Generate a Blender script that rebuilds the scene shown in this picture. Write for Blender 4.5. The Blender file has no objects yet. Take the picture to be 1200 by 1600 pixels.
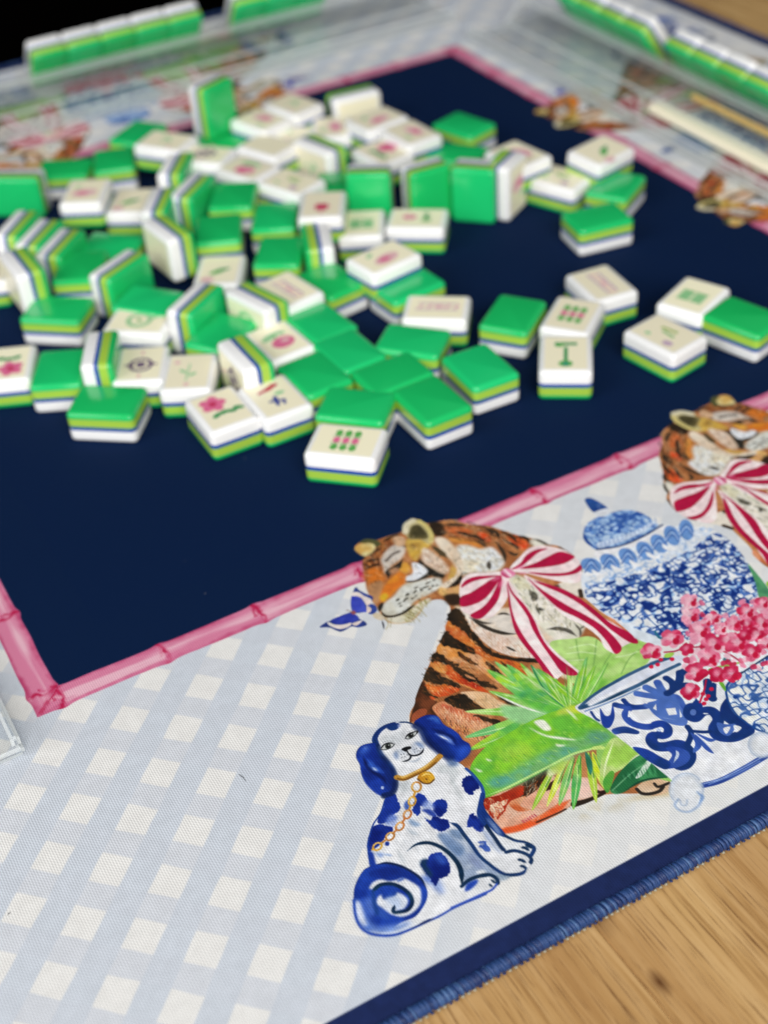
import bpy, bmesh, math, random
import numpy as np
from mathutils import Vector, Matrix, noise
from mathutils.geometry import tessellate_polygon
random.seed(11)
SC = bpy.context.scene
COL = SC.collection
R = math.radians
U0 = 0.0195                     # one print unit of the mat, in metres
# ---------------------------------------------------------------- camera (mat plane z = 0, x along the near hem, y away from it)
cam = bpy.data.cameras.new('camera'); cam_o = bpy.data.objects.new('camera', cam); COL.objects.link(cam_o); SC.camera = cam_o
CAM = Vector((-2.4567, -18.711, 17.7785))
c_right, c_down, c_fwd = Vector((0.8704, -0.4881, -0.0644)), Vector((-0.3513, -0.5242, -0.7758)), Vector((0.3449, 0.6979, -0.6277))
cam_o.matrix_world = Matrix(((c_right.x, -c_down.x, -c_fwd.x, CAM.x * U0), (c_right.y, -c_down.y, -c_fwd.y, CAM.y * U0), (c_right.z, -c_down.z, -c_fwd.z, CAM.z * U0), (0, 0, 0, 1)))
cam.sensor_fit = 'HORIZONTAL'; cam.sensor_width = 36; cam.lens = 36 * 2187.85 / 1200
cam.clip_start = 0.01; cam.clip_end = 60
cam.dof.use_dof = True; cam.dof.focus_distance = 22.9 * U0; cam.dof.aperture_fstop = cam.lens / 1000 / (0.33 * U0)
# ---------------------------------------------------------------- light: a big window to the left, a paler one behind the camera, dim room
W = bpy.data.worlds.new('World'); SC.world = W; W.use_nodes = True
bgn = W.node_tree.nodes['Background']; bgn.inputs[0].default_value = (.80, .88, 1.0, 1); bgn.inputs[1].default_value = .09
def area(name, loc, aim, sx, sy, power, col):
    d = bpy.data.lights.new(name, 'AREA'); d.shape = 'RECTANGLE'; d.size = sx; d.size_y = sy; d.energy = power; d.color = col
    o = bpy.data.objects.new(name, d); COL.objects.link(o); o.location = loc
    o.rotation_euler = (Vector(aim) - Vector(loc)).to_track_quat('-Z', 'Y').to_euler(); return o
area('window_light', (-2.0, -.2, 1.4), (.15, .1, 0), 1.6, 1.3, 33, (.94, .97, 1.0))
area('second_window_light', (-.4, -2.0, 1.5), (.25, .05, 0), 2.0, 1.4, 78, (1.0, .985, .96))
SC.view_settings.view_transform = 'Standard'; SC.view_settings.look = 'None'; SC.view_settings.exposure = 0.0; SC.view_settings.gamma = 1.0
SC.cycles.use_denoising = True; SC.cycles.max_bounces = 10; SC.cycles.transparent_max_bounces = 24; SC.cycles.sample_clamp_indirect = 6
# ---------------------------------------------------------------- print of the mat, painted stroke by stroke (flat print on the cloth)
U = 0.0195                      # one print unit in metres
FL = 21.2                       # side of the navy field, in print units
MC = 10.93                      # mirror axis of the printed border
PU0, PU1, PV0, PV1, PS = -9.5, 31.0, -9.4, 1.3, 96.0   # print strip in mat units, texels per unit
HM = np.array([[0.02144830721640117, -0.01141554228894566, 10.323894478029633], [-0.013838985193822581, -0.03337621244945905, 37.031497975177324], [9.019366221027243e-05, 0.0010863367431010714, 1.0]])
def mat_uv(pts):
    """survey points (read off the photograph) -> positions on the mat"""
    q = np.asarray(pts, float).reshape(-1, 2)
    w = np.c_[q, np.ones(len(q))] @ HM.T
    return w[:, :2] / w[:, 2:]
CROP = dict(D1=(540, 1100, 5.4545), D2=(540, 1240, 5.4545), D3=(540, 1320, 5.4545), D4=(660, 1240, 6.), T1=(540, 800, 6.), T2=(660, 800, 6.),
            T3=(640, 940, 6.), B4=(780, 820, 5.4545), BF=(490, 900, 9.23), L1=(700, 1040, 4.615), P2=(900, 1020, 4.), J3=(900, 770, 4.),
            F4=(1000, 900, 6.), P6=(880, 980, 6.667), X=(0, 0, 1.))
def survey(crop, pts):
    x0, y0, s = CROP[crop]
    q = np.asarray(pts, float).reshape(-1, 2)
    return np.c_[x0 + q[:, 0] / s, y0 + q[:, 1] / s]
def smooth(p, closed, n=5):
    p = np.asarray(p, float)
    if len(p) < 3: return p
    if closed: q = np.vstack([p[-1:], p, p[:2]])
    else: q = np.vstack([2 * p[:1] - p[1:2], p, 2 * p[-1:] - p[-2:-1]])
    out = []
    for i in range(1, len(q) - 2):
        a, b, c, d = q[i - 1], q[i], q[i + 1], q[i + 2]
        for t in np.arange(n) / n:
            out.append(.5 * (2 * b + (c - a) * t + (2 * a - 5 * b + 4 * c - d) * t * t + (3 * b - a - 3 * c + d) * t ** 3))
    if not closed: out.append(p[-1])
    return np.array(out)
PR = np.random.RandomState(7)
def value_noise(h, w, cell, octaves=3, seed=0, stretch=(1, 1)):
    r = np.random.RandomState(seed); acc = np.zeros((h, w)); amp = 1.; tot = 0
    for o in range(octaves):
        cy, cx = cell * stretch[0] / 2 ** o, cell * stretch[1] / 2 ** o
        gy, gx = int(h / cy) + 3, int(w / cx) + 3
        g = r.rand(gy, gx); y = np.arange(h) / cy; x = np.arange(w) / cx
        iy, ix = y.astype(int), x.astype(int); fy, fx = y - iy, x - ix
        fy = fy * fy * (3 - 2 * fy); fx = fx * fx * (3 - 2 * fx)
        rows = g[iy] * (1 - fy)[:, None] + g[iy + 1] * fy[:, None]
        acc += amp * (rows[:, ix] * (1 - fx) + rows[:, ix + 1] * fx); tot += amp; amp *= .5
    return acc / tot
def blur(m, r):
    r = int(round(r))
    if r < 1: return m
    for ax in (0, 1):
        for _ in range(2):
            p = np.concatenate([np.repeat(m.take([0], ax), r + 1, ax), m, np.repeat(m.take([-1], ax), r, ax)], ax)
            c = np.cumsum(p, ax); n = 2 * r + 1; L = m.shape[ax]
            m = (c.take(range(n, n + L), ax) - c.take(range(0, L), ax)) / n
    return m
class Layer:
    """a sheet of paint over the left part of the print strip"""
    def __init__(s, u1=12.9):
        s.w, s.h = int((u1 - PU0) * PS), int((PV1 - PV0) * PS)
        s.rgb = np.zeros((s.h, s.w, 3)); s.a = np.zeros((s.h, s.w))
        s.n1 = value_noise(s.h, s.w, 26, 3, 1); s.n2 = value_noise(s.h, s.w, 9, 2, 2)
    def xy(s, crop, pts):
        q = mat_uv(survey(crop, pts)); return np.c_[(q[:, 0] - PU0) * PS, (q[:, 1] - PV0) * PS]
    def box(s, p, pad):
        x0 = max(int(p[:, 0].min() - pad), 0); x1 = min(int(p[:, 0].max() + pad) + 2, s.w)
        y0 = max(int(p[:, 1].min() - pad), 0); y1 = min(int(p[:, 1].max() + pad) + 2, s.h)
        return (y0, y1, x0, x1) if x1 > x0 and y1 > y0 else None
    def cover(s, p, b):
        y0, y1, x0, x1 = b; W = x1 - x0; xs = np.arange(W) + x0
        m = np.zeros((y1 - y0, W)); a, c = p, np.roll(p, -1, 0)
        for r in range(y1 - y0):
            for k in (.2, .5, .8):
                y = y0 + r + k
                hit = (a[:, 1] <= y) != (c[:, 1] <= y)
                if not hit.any(): continue
                A, C = a[hit], c[hit]
                t = np.sort(A[:, 0] + (y - A[:, 1]) / (C[:, 1] - A[:, 1]) * (C[:, 0] - A[:, 0]))
                for i in range(0, len(t) - 1, 2):
                    m[r] += (np.clip(xs + 1 - t[i], 0, 1) - np.clip(xs + 1 - t[i + 1], 0, 1)) / 3
        return m
    def put(s, b, m, col):
        y0, y1, x0, x1 = b; A = s.a[y0:y1, x0:x1]; R = s.rgb[y0:y1, x0:x1]
        na = m + A * (1 - m); k = np.where(na > 1e-6, m / np.maximum(na, 1e-6), 0)[..., None]
        R[:] = R * (1 - k) + np.asarray(col) * k; A[:] = na
    def tone(s, b, col, col2, amp):
        y0, y1, x0, x1 = b; c = np.asarray(col, float) / 255
        if col2 is not None:
            t = np.clip((s.n1[y0:y1, x0:x1] - .5) * 3 * amp + .5, 0, 1)[..., None]
            c = c * (1 - t) + np.asarray(col2, float) / 255 * t
        else: c = np.broadcast_to(c, (y1 - y0, x1 - x0, 3))
        return np.clip(c * (1 + (s.n2[y0:y1, x0:x1, None] - .5) * .16), 0, 1)
    def fill(s, crop, pts, col, col2=None, amp=1., soft=0, alpha=1., sm=True, ragged=0):
        p = s.xy(crop, pts)
        if sm: p = smooth(p, True)
        if ragged: p = p + PR.normal(0, ragged, p.shape)
        b = s.box(p, soft * 3 + 2)
        if b is None: return
        m = s.cover(p, b)
        if soft: m = blur(m, soft)
        s.put(b, m * alpha, s.tone(b, col, col2, amp))
    def line(s, crop, pts, r, col, col2=None, alpha=1., taper=0, soft=.5, sm=True):
        """brush stroke; r in photo pixels (one or two ends), taper thins both ends"""
        q = s.xy(crop, pts)
        if sm: q = smooth(q, False)
        g = survey(crop, pts); e = s.xy('X', g + [1, 0]) - s.xy('X', g); f = s.xy('X', g + [0, 1]) - s.xy('X', g)
        k = np.sqrt(np.abs(e[:, 0] * f[:, 1] - e[:, 1] * f[:, 0])).mean()
        r0, r1 = (r if isinstance(r, tuple) else (r, r)); s.stroke(q, r0 * k, r1 * k, col, col2, alpha, taper, soft)
    def stroke(s, q, r0, r1, col, col2=None, alpha=1., taper=0, soft=.5):
        b = s.box(q, max(r0, r1) + 2)
        if b is None: return
        y0, y1, x0, x1 = b; m = np.zeros((y1 - y0, x1 - x0)); n = len(q) - 1
        for i in range(n):
            lo, hi = q[i:i + 2].min(0), q[i:i + 2].max(0); R = max(r0, r1) + 2
            X0, X1 = max(int(lo[0] - R), x0), min(int(hi[0] + R) + 2, x1); Y0, Y1 = max(int(lo[1] - R), y0), min(int(hi[1] + R) + 2, y1)
            if X1 <= X0 or Y1 <= Y0: continue
            X = np.arange(X0, X1)[None] + .5 - q[i, 0]; Y = np.arange(Y0, Y1)[:, None] + .5 - q[i, 1]
            d = q[i + 1] - q[i]; t = np.clip((X * d[0] + Y * d[1]) / max(d @ d, 1e-9), 0, 1)
            T = (i + t) / n; rr = r0 + (r1 - r0) * T
            if taper: rr = rr * np.clip(np.minimum(T, 1 - T) / taper, .12, 1)
            c = np.clip((rr - np.hypot(X - t * d[0], Y - t * d[1])) / (2 * soft) + .5, 0, 1)
            v = m[Y0 - y0:Y1 - y0, X0 - x0:X1 - x0]; np.maximum(v, c, out=v)
        s.put(b, m * alpha, s.tone(b, col, col2, 1.))
    def fur(s, crop, pts, ang, n, length, width, cols, spread=.35, alpha=.8):
        """hairs scattered over an outline; ang in degrees in the photo, length and width in photo pixels"""
        g = survey(crop, pts); p = s.xy('X', smooth(g, True)); b = s.box(p, 1)
        if b is None: return
        m = s.cover(p, b); ys, xs = np.nonzero(m > .5)
        if not len(ys): return
        c = g.mean(0); o = s.xy('X', [c])[0]; a0 = math.radians(ang)
        d = s.xy('X', [c + 10 * np.array([math.cos(a0), math.sin(a0)])])[0] - o; k = np.hypot(*d) / 10; d = d / np.hypot(*d)
        for i in PR.randint(0, len(ys), n):
            e = PR.normal(0, spread); L = length * k * PR.uniform(.5, 1.3)
            v = np.array([d[0] * math.cos(e) - d[1] * math.sin(e), d[0] * math.sin(e) + d[1] * math.cos(e)]) * L
            x = np.array([xs[i] + b[2], ys[i] + b[0]], float); w = np.array([-v[1], v[0]]) * PR.uniform(-.15, .15)
            s.stroke(np.array([x - v / 2, x + w, x + v / 2]), width * k * .7, width * k * .2, cols[PR.randint(len(cols))], None, alpha * PR.uniform(.5, 1))
    def dot(s, crop, c, r, col, alpha=1., soft=.7, squash=1., ang=0.):
        x0, y0, z = CROP[crop]; t = np.arange(14) / 14 * 2 * math.pi; a = math.radians(ang)
        ex, ey = r * np.cos(t), r * squash * np.sin(t)
        s.fill(crop, np.c_[c[0] + (ex * math.cos(a) - ey * math.sin(a)) * z, c[1] + (ex * math.sin(a) + ey * math.cos(a)) * z], col, alpha=alpha, soft=soft if soft > 1 else 0, sm=False)
BLK, ORG, CRM, RED = (34, 28, 22), (205, 108, 48), (232, 212, 188), (196, 66, 30)
BOWR, BOWW = (188, 24, 70), (250, 236, 233)
TIGER = [('T1', [(85, 340), (120, 292), (200, 262), (280, 265), (330, 250), (420, 220), (520, 190), (545, 150), (570, 100), (630, 65), (700, 80), (760, 108), (840, 95), (920, 80), (1010, 75), (1080, 95)]),
         ('T2', [(480, 120), (620, 130), (760, 175), (900, 220), (1020, 245), (1150, 300)]), ('B4', [(500, 180), (600, 240), (680, 320), (702, 420), (690, 520), (705, 600), (760, 650), (900, 760), (1060, 850), (1130, 930), (1110, 1000)]),
         ('X', [(985, 1020), (985, 1080), (985, 1150), (1020, 1200)]), ('P2', [(585, 800), (580, 860), (500, 892), (420, 882), (370, 880)]), ('L1', [(1140, 930), (1000, 975), (900, 1005), (800, 1072), (700, 1115), (600, 1155), (500, 1192), (400, 1205)]),
         ('X', [(740, 1310), (700, 1250), (660, 1180), (640, 1124)]), ('T3', [(50, 960), (62, 890), (130, 720), (180, 600), (240, 480), (290, 380), (340, 280), (356, 190), (382, 90), (378, 50)]),
         ('T1', [(975, 880), (940, 840), (880, 820), (800, 832), (740, 880), (690, 960), (620, 1020), (520, 1046), (420, 1042), (368, 1010), (330, 960), (290, 890), (240, 810), (205, 720), (182, 600), (160, 500), (165, 450), (180, 418), (130, 395)])]
def outline(parts): return np.vstack([survey(c, p) for c, p in parts])
def paint_tiger():
    t = Layer(); f, l, h = t.fill, t.line, t.fur
    # shadow wash on the cloth under the paws
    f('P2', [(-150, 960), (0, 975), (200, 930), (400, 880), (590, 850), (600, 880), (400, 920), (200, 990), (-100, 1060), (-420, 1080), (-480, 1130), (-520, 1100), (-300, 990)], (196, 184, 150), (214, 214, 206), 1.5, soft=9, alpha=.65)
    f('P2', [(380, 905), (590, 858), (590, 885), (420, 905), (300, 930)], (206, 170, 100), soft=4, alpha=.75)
    T = outline(TIGER)
    f('X', T, (164, 100, 58), (196, 132, 82), 1.5); h('X', T, 30, 900, 9, .8, [(92, 58, 34), (120, 70, 38), (214, 160, 110), (150, 92, 52), (60, 42, 28)], .5, .7)
    # ---- flank: cream chest, orange bands, black stripes, arm
    f('T3', [(420, 40), (560, 60), (900, 60), (1100, 60), (1500, 300), (1750, 480), (1700, 760), (1400, 700), (1150, 540), (800, 440), (600, 260), (500, 130)], (232, 206, 176), (226, 216, 204), 1.3, soft=2)
    f('T3', [(520, 110), (600, 180), (800, 300), (1000, 330), (1300, 380), (1500, 500), (1400, 620), (1180, 545), (960, 510), (830, 470), (720, 400), (640, 320), (575, 240)], (234, 208, 192), (240, 228, 214), 1.2)
    h('T3', [(560, 160), (800, 310), (1100, 440), (1180, 540), (830, 460), (620, 300)], 62, 150, 8, 1, [(210, 170, 140), (245, 235, 225), (222, 190, 160), (200, 150, 120)])
    f('T3', [(400, 200), (560, 330), (720, 470), (830, 510), (760, 560), (600, 470), (440, 360), (340, 280), (352, 190)], (212, 124, 52), (196, 96, 50))
    f('T3', [(290, 390), (430, 440), (640, 500), (800, 600), (1000, 740), (1050, 800), (820, 760), (600, 600), (420, 560), (260, 480)], (222, 146, 72), (224, 170, 128))
    f('T3', [(190, 570), (270, 545), (380, 590), (420, 650), (620, 770), (750, 850), (640, 840), (480, 780), (350, 690), (240, 640)], (224, 160, 84), (204, 92, 40))
    f('T3', [(350, 655), (430, 670), (560, 740), (690, 810), (700, 850), (560, 800), (420, 740), (350, 690)], (186, 46, 26), (206, 80, 36))
    f('T3', [(150, 770), (250, 790), (380, 770), (470, 825), (380, 870), (260, 890), (180, 820)], (212, 84, 40), (220, 120, 50), ragged=1)
    f('T3', [(100, 880), (150, 858), (240, 910), (180, 930), (105, 940)], (210, 86, 42), ragged=1)
    f('T3', [(0, 1130), (50, 950), (60, 890), (130, 740), (190, 900), (260, 940), (210, 1000), (260, 1090), (100, 1090)], (58, 36, 24), (112, 60, 36), 1.4)
    f('T3', [(30, 1060), (90, 1010), (160, 1010), (150, 1060), (60, 1120), (20, 1120)], (176, 88, 56), alpha=.8)
    f('T3', [(800, 530), (920, 540), (1060, 600), (1200, 720), (1300, 860), (1100, 760), (960, 700), (860, 620)], (214, 116, 44), (196, 84, 40))
    f('T3', [(480, 850), (700, 850), (820, 920), (940, 980), (1140, 1060), (1300, 1160), (1000, 1120), (760, 1030), (640, 960), (560, 900)], (234, 196, 160), (216, 176, 130))
    f('T3', [(215, 990), (320, 935), (420, 990), (560, 1030), (690, 1090), (860, 1160), (960, 1250), (1100, 1330), (800, 1330), (500, 1260), (320, 1120), (255, 1060)], (208, 132, 92), (220, 160, 118))
    f('T3', [(310, 960), (430, 1000), (560, 1040), (680, 1090), (600, 1120), (440, 1060), (330, 1010)], (184, 62, 44), (206, 110, 74), soft=2)
    h('T3', [(240, 1000), (420, 1010), (700, 1110), (860, 1200), (600, 1180), (330, 1090)], 75, 190, 7, .7, [(240, 200, 160), (226, 150, 100), (170, 70, 40), (250, 220, 190)], .2)
    h('T3', [(320, 1110), (460, 1150), (640, 1230), (860, 1270), (700, 1300), (420, 1210)], 75, 130, 6, .8, [BLK, (214, 120, 50), (240, 190, 110), (120, 60, 30)], .25)
    stripes = [[(380, 88), (450, 70), (520, 130), (560, 230), (640, 330), (720, 430), (830, 488), (960, 520), (1200, 540), (1320, 560), (1200, 575), (960, 555), (820, 520), (720, 482), (640, 422), (560, 335), (480, 255), (400, 205), (352, 170)],
               [(295, 350), (345, 275), (420, 340), (520, 400), (620, 462), (600, 495), (520, 472), (430, 440), (350, 420), (280, 390)], [(235, 490), (300, 500), (380, 560), (465, 592), (420, 600), (340, 592), (260, 562), (195, 555)],
               [(178, 620), (240, 640), (300, 700), (400, 740), (485, 795), (440, 805), (340, 780), (240, 772), (150, 745), (135, 705)], [(395, 590), (500, 640), (600, 690), (640, 742), (560, 752), (480, 702), (420, 652)],
               [(640, 740), (760, 768), (830, 815), (760, 812), (660, 792)], [(140, 790), (175, 850), (260, 900), (200, 885), (130, 860)], [(325, 920), (450, 868), (540, 880), (620, 960), (740, 1020), (830, 1062), (700, 1040), (560, 1032), (460, 1002), (400, 980)],
               [(600, 1060), (760, 1090), (900, 1150), (1010, 1195), (900, 1185), (760, 1145), (650, 1095)], [(450, 470), (540, 520), (640, 590), (600, 590), (500, 540)], [(720, 560), (830, 640), (930, 740), (1000, 800), (900, 740), (780, 660)],
               [(860, 560), (960, 640), (1060, 730), (1000, 720), (900, 640)], [(820, 870), (930, 910), (1060, 990), (1190, 1030), (1060, 1010), (920, 960)]]
    for q in stripes:
        f('T3', q, BLK, (58, 44, 30), .8, ragged=1.2); h('T3', q, 32, 34, 9, .9, [BLK, (60, 46, 30), (150, 84, 40)], .3)
    f('T3', [(520, 680), (600, 715), (620, 735), (540, 710)], (206, 140, 96))
    for q in ([(230, 560), (380, 600), (440, 690), (640, 800), (500, 790), (330, 690)], [(340, 200), (560, 330), (760, 520), (600, 480), (380, 300)], [(300, 400), (640, 510), (960, 740), (800, 740), (420, 560)], [(160, 780), (420, 790), (440, 850), (240, 870)]):
        h('T3', q, 40, 58, 7, .9, [(238, 176, 104), (190, 70, 30), (226, 120, 46), (120, 50, 24), (246, 214, 170)], .3)
    h('T3', [(820, 550), (1060, 610), (1250, 800), (1000, 730)], 40, 50, 7, .8, [(236, 160, 70), (150, 60, 30), BLK, (240, 200, 150)])
    h('T3', [(500, 860), (700, 860), (1000, 1010), (1180, 1100), (800, 1020)], 35, 50, 7, .8, [(250, 230, 200), (190, 130, 90), (214, 150, 100), (120, 90, 60)])
    for q in ([(560, 150), (660, 215), (780, 270), (900, 300), (1010, 305)], [(820, 125), (880, 112), (950, 130)], [(900, 420), (1000, 470)], [(575, 150), (640, 180), (700, 200), (790, 205)]): l('T3', q, 3.2 if q[0][0] == 560 else 1.8, (40, 34, 28), alpha=.9, taper=.3)
    # ---- lower leg and far paw
    f('L1', [(240, 960), (540, 860), (660, 770), (830, 820), (1000, 805), (1100, 870), (1130, 930), (1000, 970), (900, 1000), (800, 1070), (640, 1140), (400, 1200), (330, 1150), (260, 1060)], (230, 186, 160), (222, 160, 130))
    f('L1', [(540, 860), (640, 770), (720, 740), (690, 850), (560, 950), (500, 960)], (70, 40, 24), (40, 30, 22)); h('L1', [(540, 860), (690, 770), (680, 860), (540, 950)], 110, 40, 12, .9, [(230, 220, 190), BLK, (190, 90, 40)])
    f('L1', [(250, 970), (400, 920), (540, 865), (530, 940), (440, 990), (400, 1060), (350, 1110), (290, 1060)], (190, 54, 28), (150, 40, 24), ragged=1.)
    f('L1', [(300, 1010), (380, 980), (440, 960), (380, 1060), (340, 1100), (320, 1060)], (232, 206, 176), ragged=1.5); h('L1', [(250, 980), (440, 930), (440, 990), (340, 1100)], 60, 70, 8, 1., [(240, 214, 180), (200, 60, 30), (170, 40, 24), (232, 150, 100)])
    f('L1', [(440, 990), (560, 940), (520, 1010), (600, 1040), (500, 1050)], (206, 96, 50), (226, 170, 130)); f('L1', [(700, 880), (820, 800), (800, 850), (720, 900)], (60, 36, 26), ragged=1)
    f('L1', [(780, 900), (880, 840), (1000, 815), (1090, 880), (1010, 950), (900, 960), (800, 980)], (240, 206, 190), (232, 180, 166))
    l('L1', [(340, 1195), (480, 1180), (620, 1130), (760, 1050), (880, 970)], 5.5, (232, 112, 62), (226, 90, 44), taper=.15, soft=2); l('L1', [(640, 1130), (780, 1070), (850, 1035)], 1.4, (70, 40, 30)); l('L1', [(910, 1000), (1000, 975), (1130, 920)], (5, 2), (44, 34, 26)); l('L1', [(1070, 905), (1100, 915), (1140, 905)], 2.6, (50, 28, 26))
    for i in range(6): l('L1', [(535 + i * 17, 1118 - i * 9), (552 + i * 17, 1132 - i * 9)], .8, (186, 50, 80), sm=False)
    h('L1', [(420, 1090), (640, 1000), (880, 900), (860, 980), (560, 1140)], -30, 70, 10, .8, [(246, 210, 190), (214, 130, 100), (240, 170, 140)])
    f('P2', [(375, 850), (440, 800), (560, 790), (585, 830), (575, 868), (500, 890), (430, 882)], (228, 200, 170), (214, 176, 140)); l('P2', [(380, 852), (410, 878), (460, 882), (520, 866), (545, 838)], 2.6, (44, 38, 34)); l('P2', [(490, 818), (515, 838), (580, 815)], 2.2, (44, 38, 34))
    # ---- nape and cheek
    h('T2', [(120, 90), (350, 80), (620, 130), (900, 220), (1020, 250), (980, 330), (640, 280), (250, 230)], 20, 210, 9, 1.2, [(200, 110, 56), (226, 150, 90), BLK, (150, 80, 40), (232, 190, 150), (70, 50, 36)])
    f('T2', [(100, 90), (180, 110), (230, 190), (160, 230), (90, 200), (60, 110)], BLK, soft=2, alpha=.9); f('T2', [(200, 150), (340, 140), (470, 170), (430, 220), (300, 210)], (204, 104, 54), soft=3); f('T2', [(520, 195), (590, 200), (645, 265), (600, 280), (540, 240)], (224, 80, 38), soft=2)
    f('T2', [(800, 225), (900, 225), (1000, 300), (980, 340), (920, 350), (840, 290)], (224, 104, 46), (230, 80, 40), soft=2)
    f('T2', [(230, 245), (400, 255), (540, 300), (560, 345), (460, 330), (300, 290)], (222, 150, 70), (206, 120, 50), soft=3)
    f('T2', [(320, 330), (420, 310), (540, 350), (620, 340), (720, 400), (770, 470), (720, 550), (600, 570), (440, 575), (370, 600), (350, 480)], (236, 226, 204), (230, 232, 232), 1.5, soft=3)
    f('T2', [(600, 350), (660, 335), (740, 420), (760, 480), (690, 545), (620, 540), (580, 440)], (230, 232, 234), soft=3); h('T2', [(330, 330), (600, 350), (740, 460), (600, 560), (370, 590)], 20, 120, 9, 1, [(246, 240, 224), (210, 196, 160), (190, 180, 150), (240, 226, 180)])
    f('T2', [(1000, 270), (1080, 250), (1160, 310), (1060, 330)], (228, 222, 206), soft=2)
    for q, r in (([(620, 460), (630, 545)], 3), ([(690, 280), (760, 380), (780, 470)], 2.6), ([(790, 360), (860, 400), (900, 390)], 2.4), ([(740, 260), (860, 310), (900, 360)], 2.6), ([(480, 260), (560, 300), (600, 330)], 2.2), ([(1040, 250), (1120, 280), (1195, 320)], 2)): l('T2', q, r, (48, 42, 34), alpha=.85, taper=.3, soft=1.2)
    h('T2', [(120, 90), (350, 80), (620, 130), (900, 220), (1020, 250), (980, 340), (640, 290), (250, 240)], 15, 160, 8, 1.3, [BLK, (64, 46, 32), (96, 62, 38), (226, 190, 150)], .4, .8)
    for q in ([(180, 130), (300, 120), (420, 140)], [(400, 210), (520, 240), (600, 300)], [(640, 150), (700, 200), (720, 260)], [(560, 140), (640, 180), (660, 220)], [(760, 190), (840, 230), (890, 300)], [(300, 190), (380, 200), (470, 230)], [(880, 225), (960, 240), (1010, 280)]): l('T2', q, 2.6, (44, 36, 28), alpha=.85, taper=.35, soft=1.3)
    # breast between the ribbon ends
    f('T2', [(800, 600), (920, 600), (1080, 700), (1300, 880), (1500, 1010), (1520, 1100), (1400, 1230), (1180, 1150), (1020, 960), (880, 780)], (226, 222, 202), (240, 232, 220), 1.3, soft=2)
    f('T2', [(860, 640), (930, 620), (1000, 690), (980, 750), (900, 740)], (216, 206, 150), (240, 238, 226), 1.4, soft=4)
    h('T2', [(900, 640), (1200, 800), (1450, 1040), (1250, 1120), (1000, 860)], 60, 120, 9, 1, [(206, 196, 160), (244, 242, 234), (180, 176, 150), (214, 206, 180)])
    f('B4', [(680, 450), (700, 540), (690, 610), (620, 590), (500, 520), (560, 480)], (232, 222, 206), soft=1)
    for q, r in (([(1000, 735), (1050, 790), (1040, 840)], 4.5), ([(1070, 900), (1140, 925)], 2.6), ([(1060, 880), (1100, 960)], 1.4)): l('T2', q, r, (60, 58, 50), alpha=.85, taper=.3, soft=1.4)
    for q, r in (([(410, 890), (500, 885), (580, 900), (660, 950)], 3.4), ([(640, 840), (690, 900), (690, 960)], 1.4), ([(740, 850), (690, 890)], 1.2), ([(330, 720), (380, 720)], 2), ([(470, 515), (520, 530)], 2)): l('B4', q, r, (64, 60, 52), alpha=.85, taper=.25, soft=1.4)
    f('B4', [(930, 790), (1000, 800), (1080, 880), (1060, 910), (980, 850)], (214, 120, 76), (230, 160, 120), soft=1); l('B4', [(690, 560), (700, 610)], 3, (60, 46, 36)); l('B4', [(510, 190), (610, 250), (690, 340), (700, 400)], 1.2, (90, 60, 40)); f('T3', [(690, 100), (770, 40), (830, 60), (800, 110)], (230, 196, 156), soft=2)
    # ---- face
    f('T1', [(165, 460), (240, 420), (330, 300), (440, 230), (540, 210), (600, 300), (560, 380), (400, 500), (380, 600), (330, 660), (260, 700), (208, 730), (180, 600)], (176, 104, 56), (146, 82, 46), 1.4, soft=2)
    h('T1', [(170, 470), (330, 320), (520, 220), (420, 480), (330, 650), (210, 700)], 60, 130, 9, 1.3, [(120, 60, 30), (216, 130, 60), (226, 150, 80), BLK])
    f('T1', [(200, 570), (260, 520), (340, 560), (360, 640), (300, 690), (230, 670)], (216, 118, 40), soft=4)
    f('T1', [(208, 700), (330, 640), (350, 700), (330, 800), (280, 870), (240, 810)], (172, 124, 84), (190, 140, 96), soft=2)
    for q in ([(180, 470), (260, 450), (330, 440)], [(200, 420), (290, 360), (350, 330)], [(180, 540), (270, 500), (340, 500)], [(340, 290), (420, 240), (520, 200)], [(500, 290), (540, 320), (560, 340)]): l('T1', q, 2.4, (50, 34, 24), alpha=.8, taper=.3, soft=1.2)
    f('T1', [(330, 440), (400, 345), (480, 305), (565, 340), (530, 430), (450, 490), (400, 540), (370, 590), (350, 510)], (226, 214, 200), (206, 196, 186), soft=1.5); l('T1', [(380, 460), (440, 400), (500, 370)], 2, (70, 60, 54), alpha=.7, soft=1.2)
    f('T1', [(440, 250), (500, 225), (560, 250), (560, 310), (480, 320)], (216, 176, 140), soft=2)
    f('T1', [(330, 790), (360, 700), (430, 620), (520, 560), (570, 640), (490, 720), (400, 810), (340, 850)], (228, 142, 44), (214, 116, 40), soft=2); f('T1', [(320, 800), (370, 760), (400, 790), (360, 840)], (226, 180, 50), soft=2)
    f('T1', [(500, 520), (560, 470), (610, 520), (580, 570), (520, 560)], (222, 160, 64), soft=2); l('T1', [(400, 620), (410, 560), (480, 520), (540, 440)], 4.5, (44, 38, 32), taper=.3, soft=1.4)
    f('T1', [(410, 550), (470, 520), (500, 540), (440, 580)], (206, 150, 110), soft=2)
    f('T1', [(690, 440), (760, 500), (850, 540), (930, 580), (900, 625), (800, 600), (740, 630), (660, 645), (680, 560)], (36, 34, 30), soft=1.5)
    f('T1', [(570, 262), (700, 250), (825, 268), (770, 340), (700, 410), (650, 460), (590, 390)], (216, 178, 84), (206, 160, 60), soft=2.5); f('T1', [(600, 300), (700, 290), (690, 330), (620, 340)], (150, 110, 50), soft=3, alpha=.7)
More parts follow.
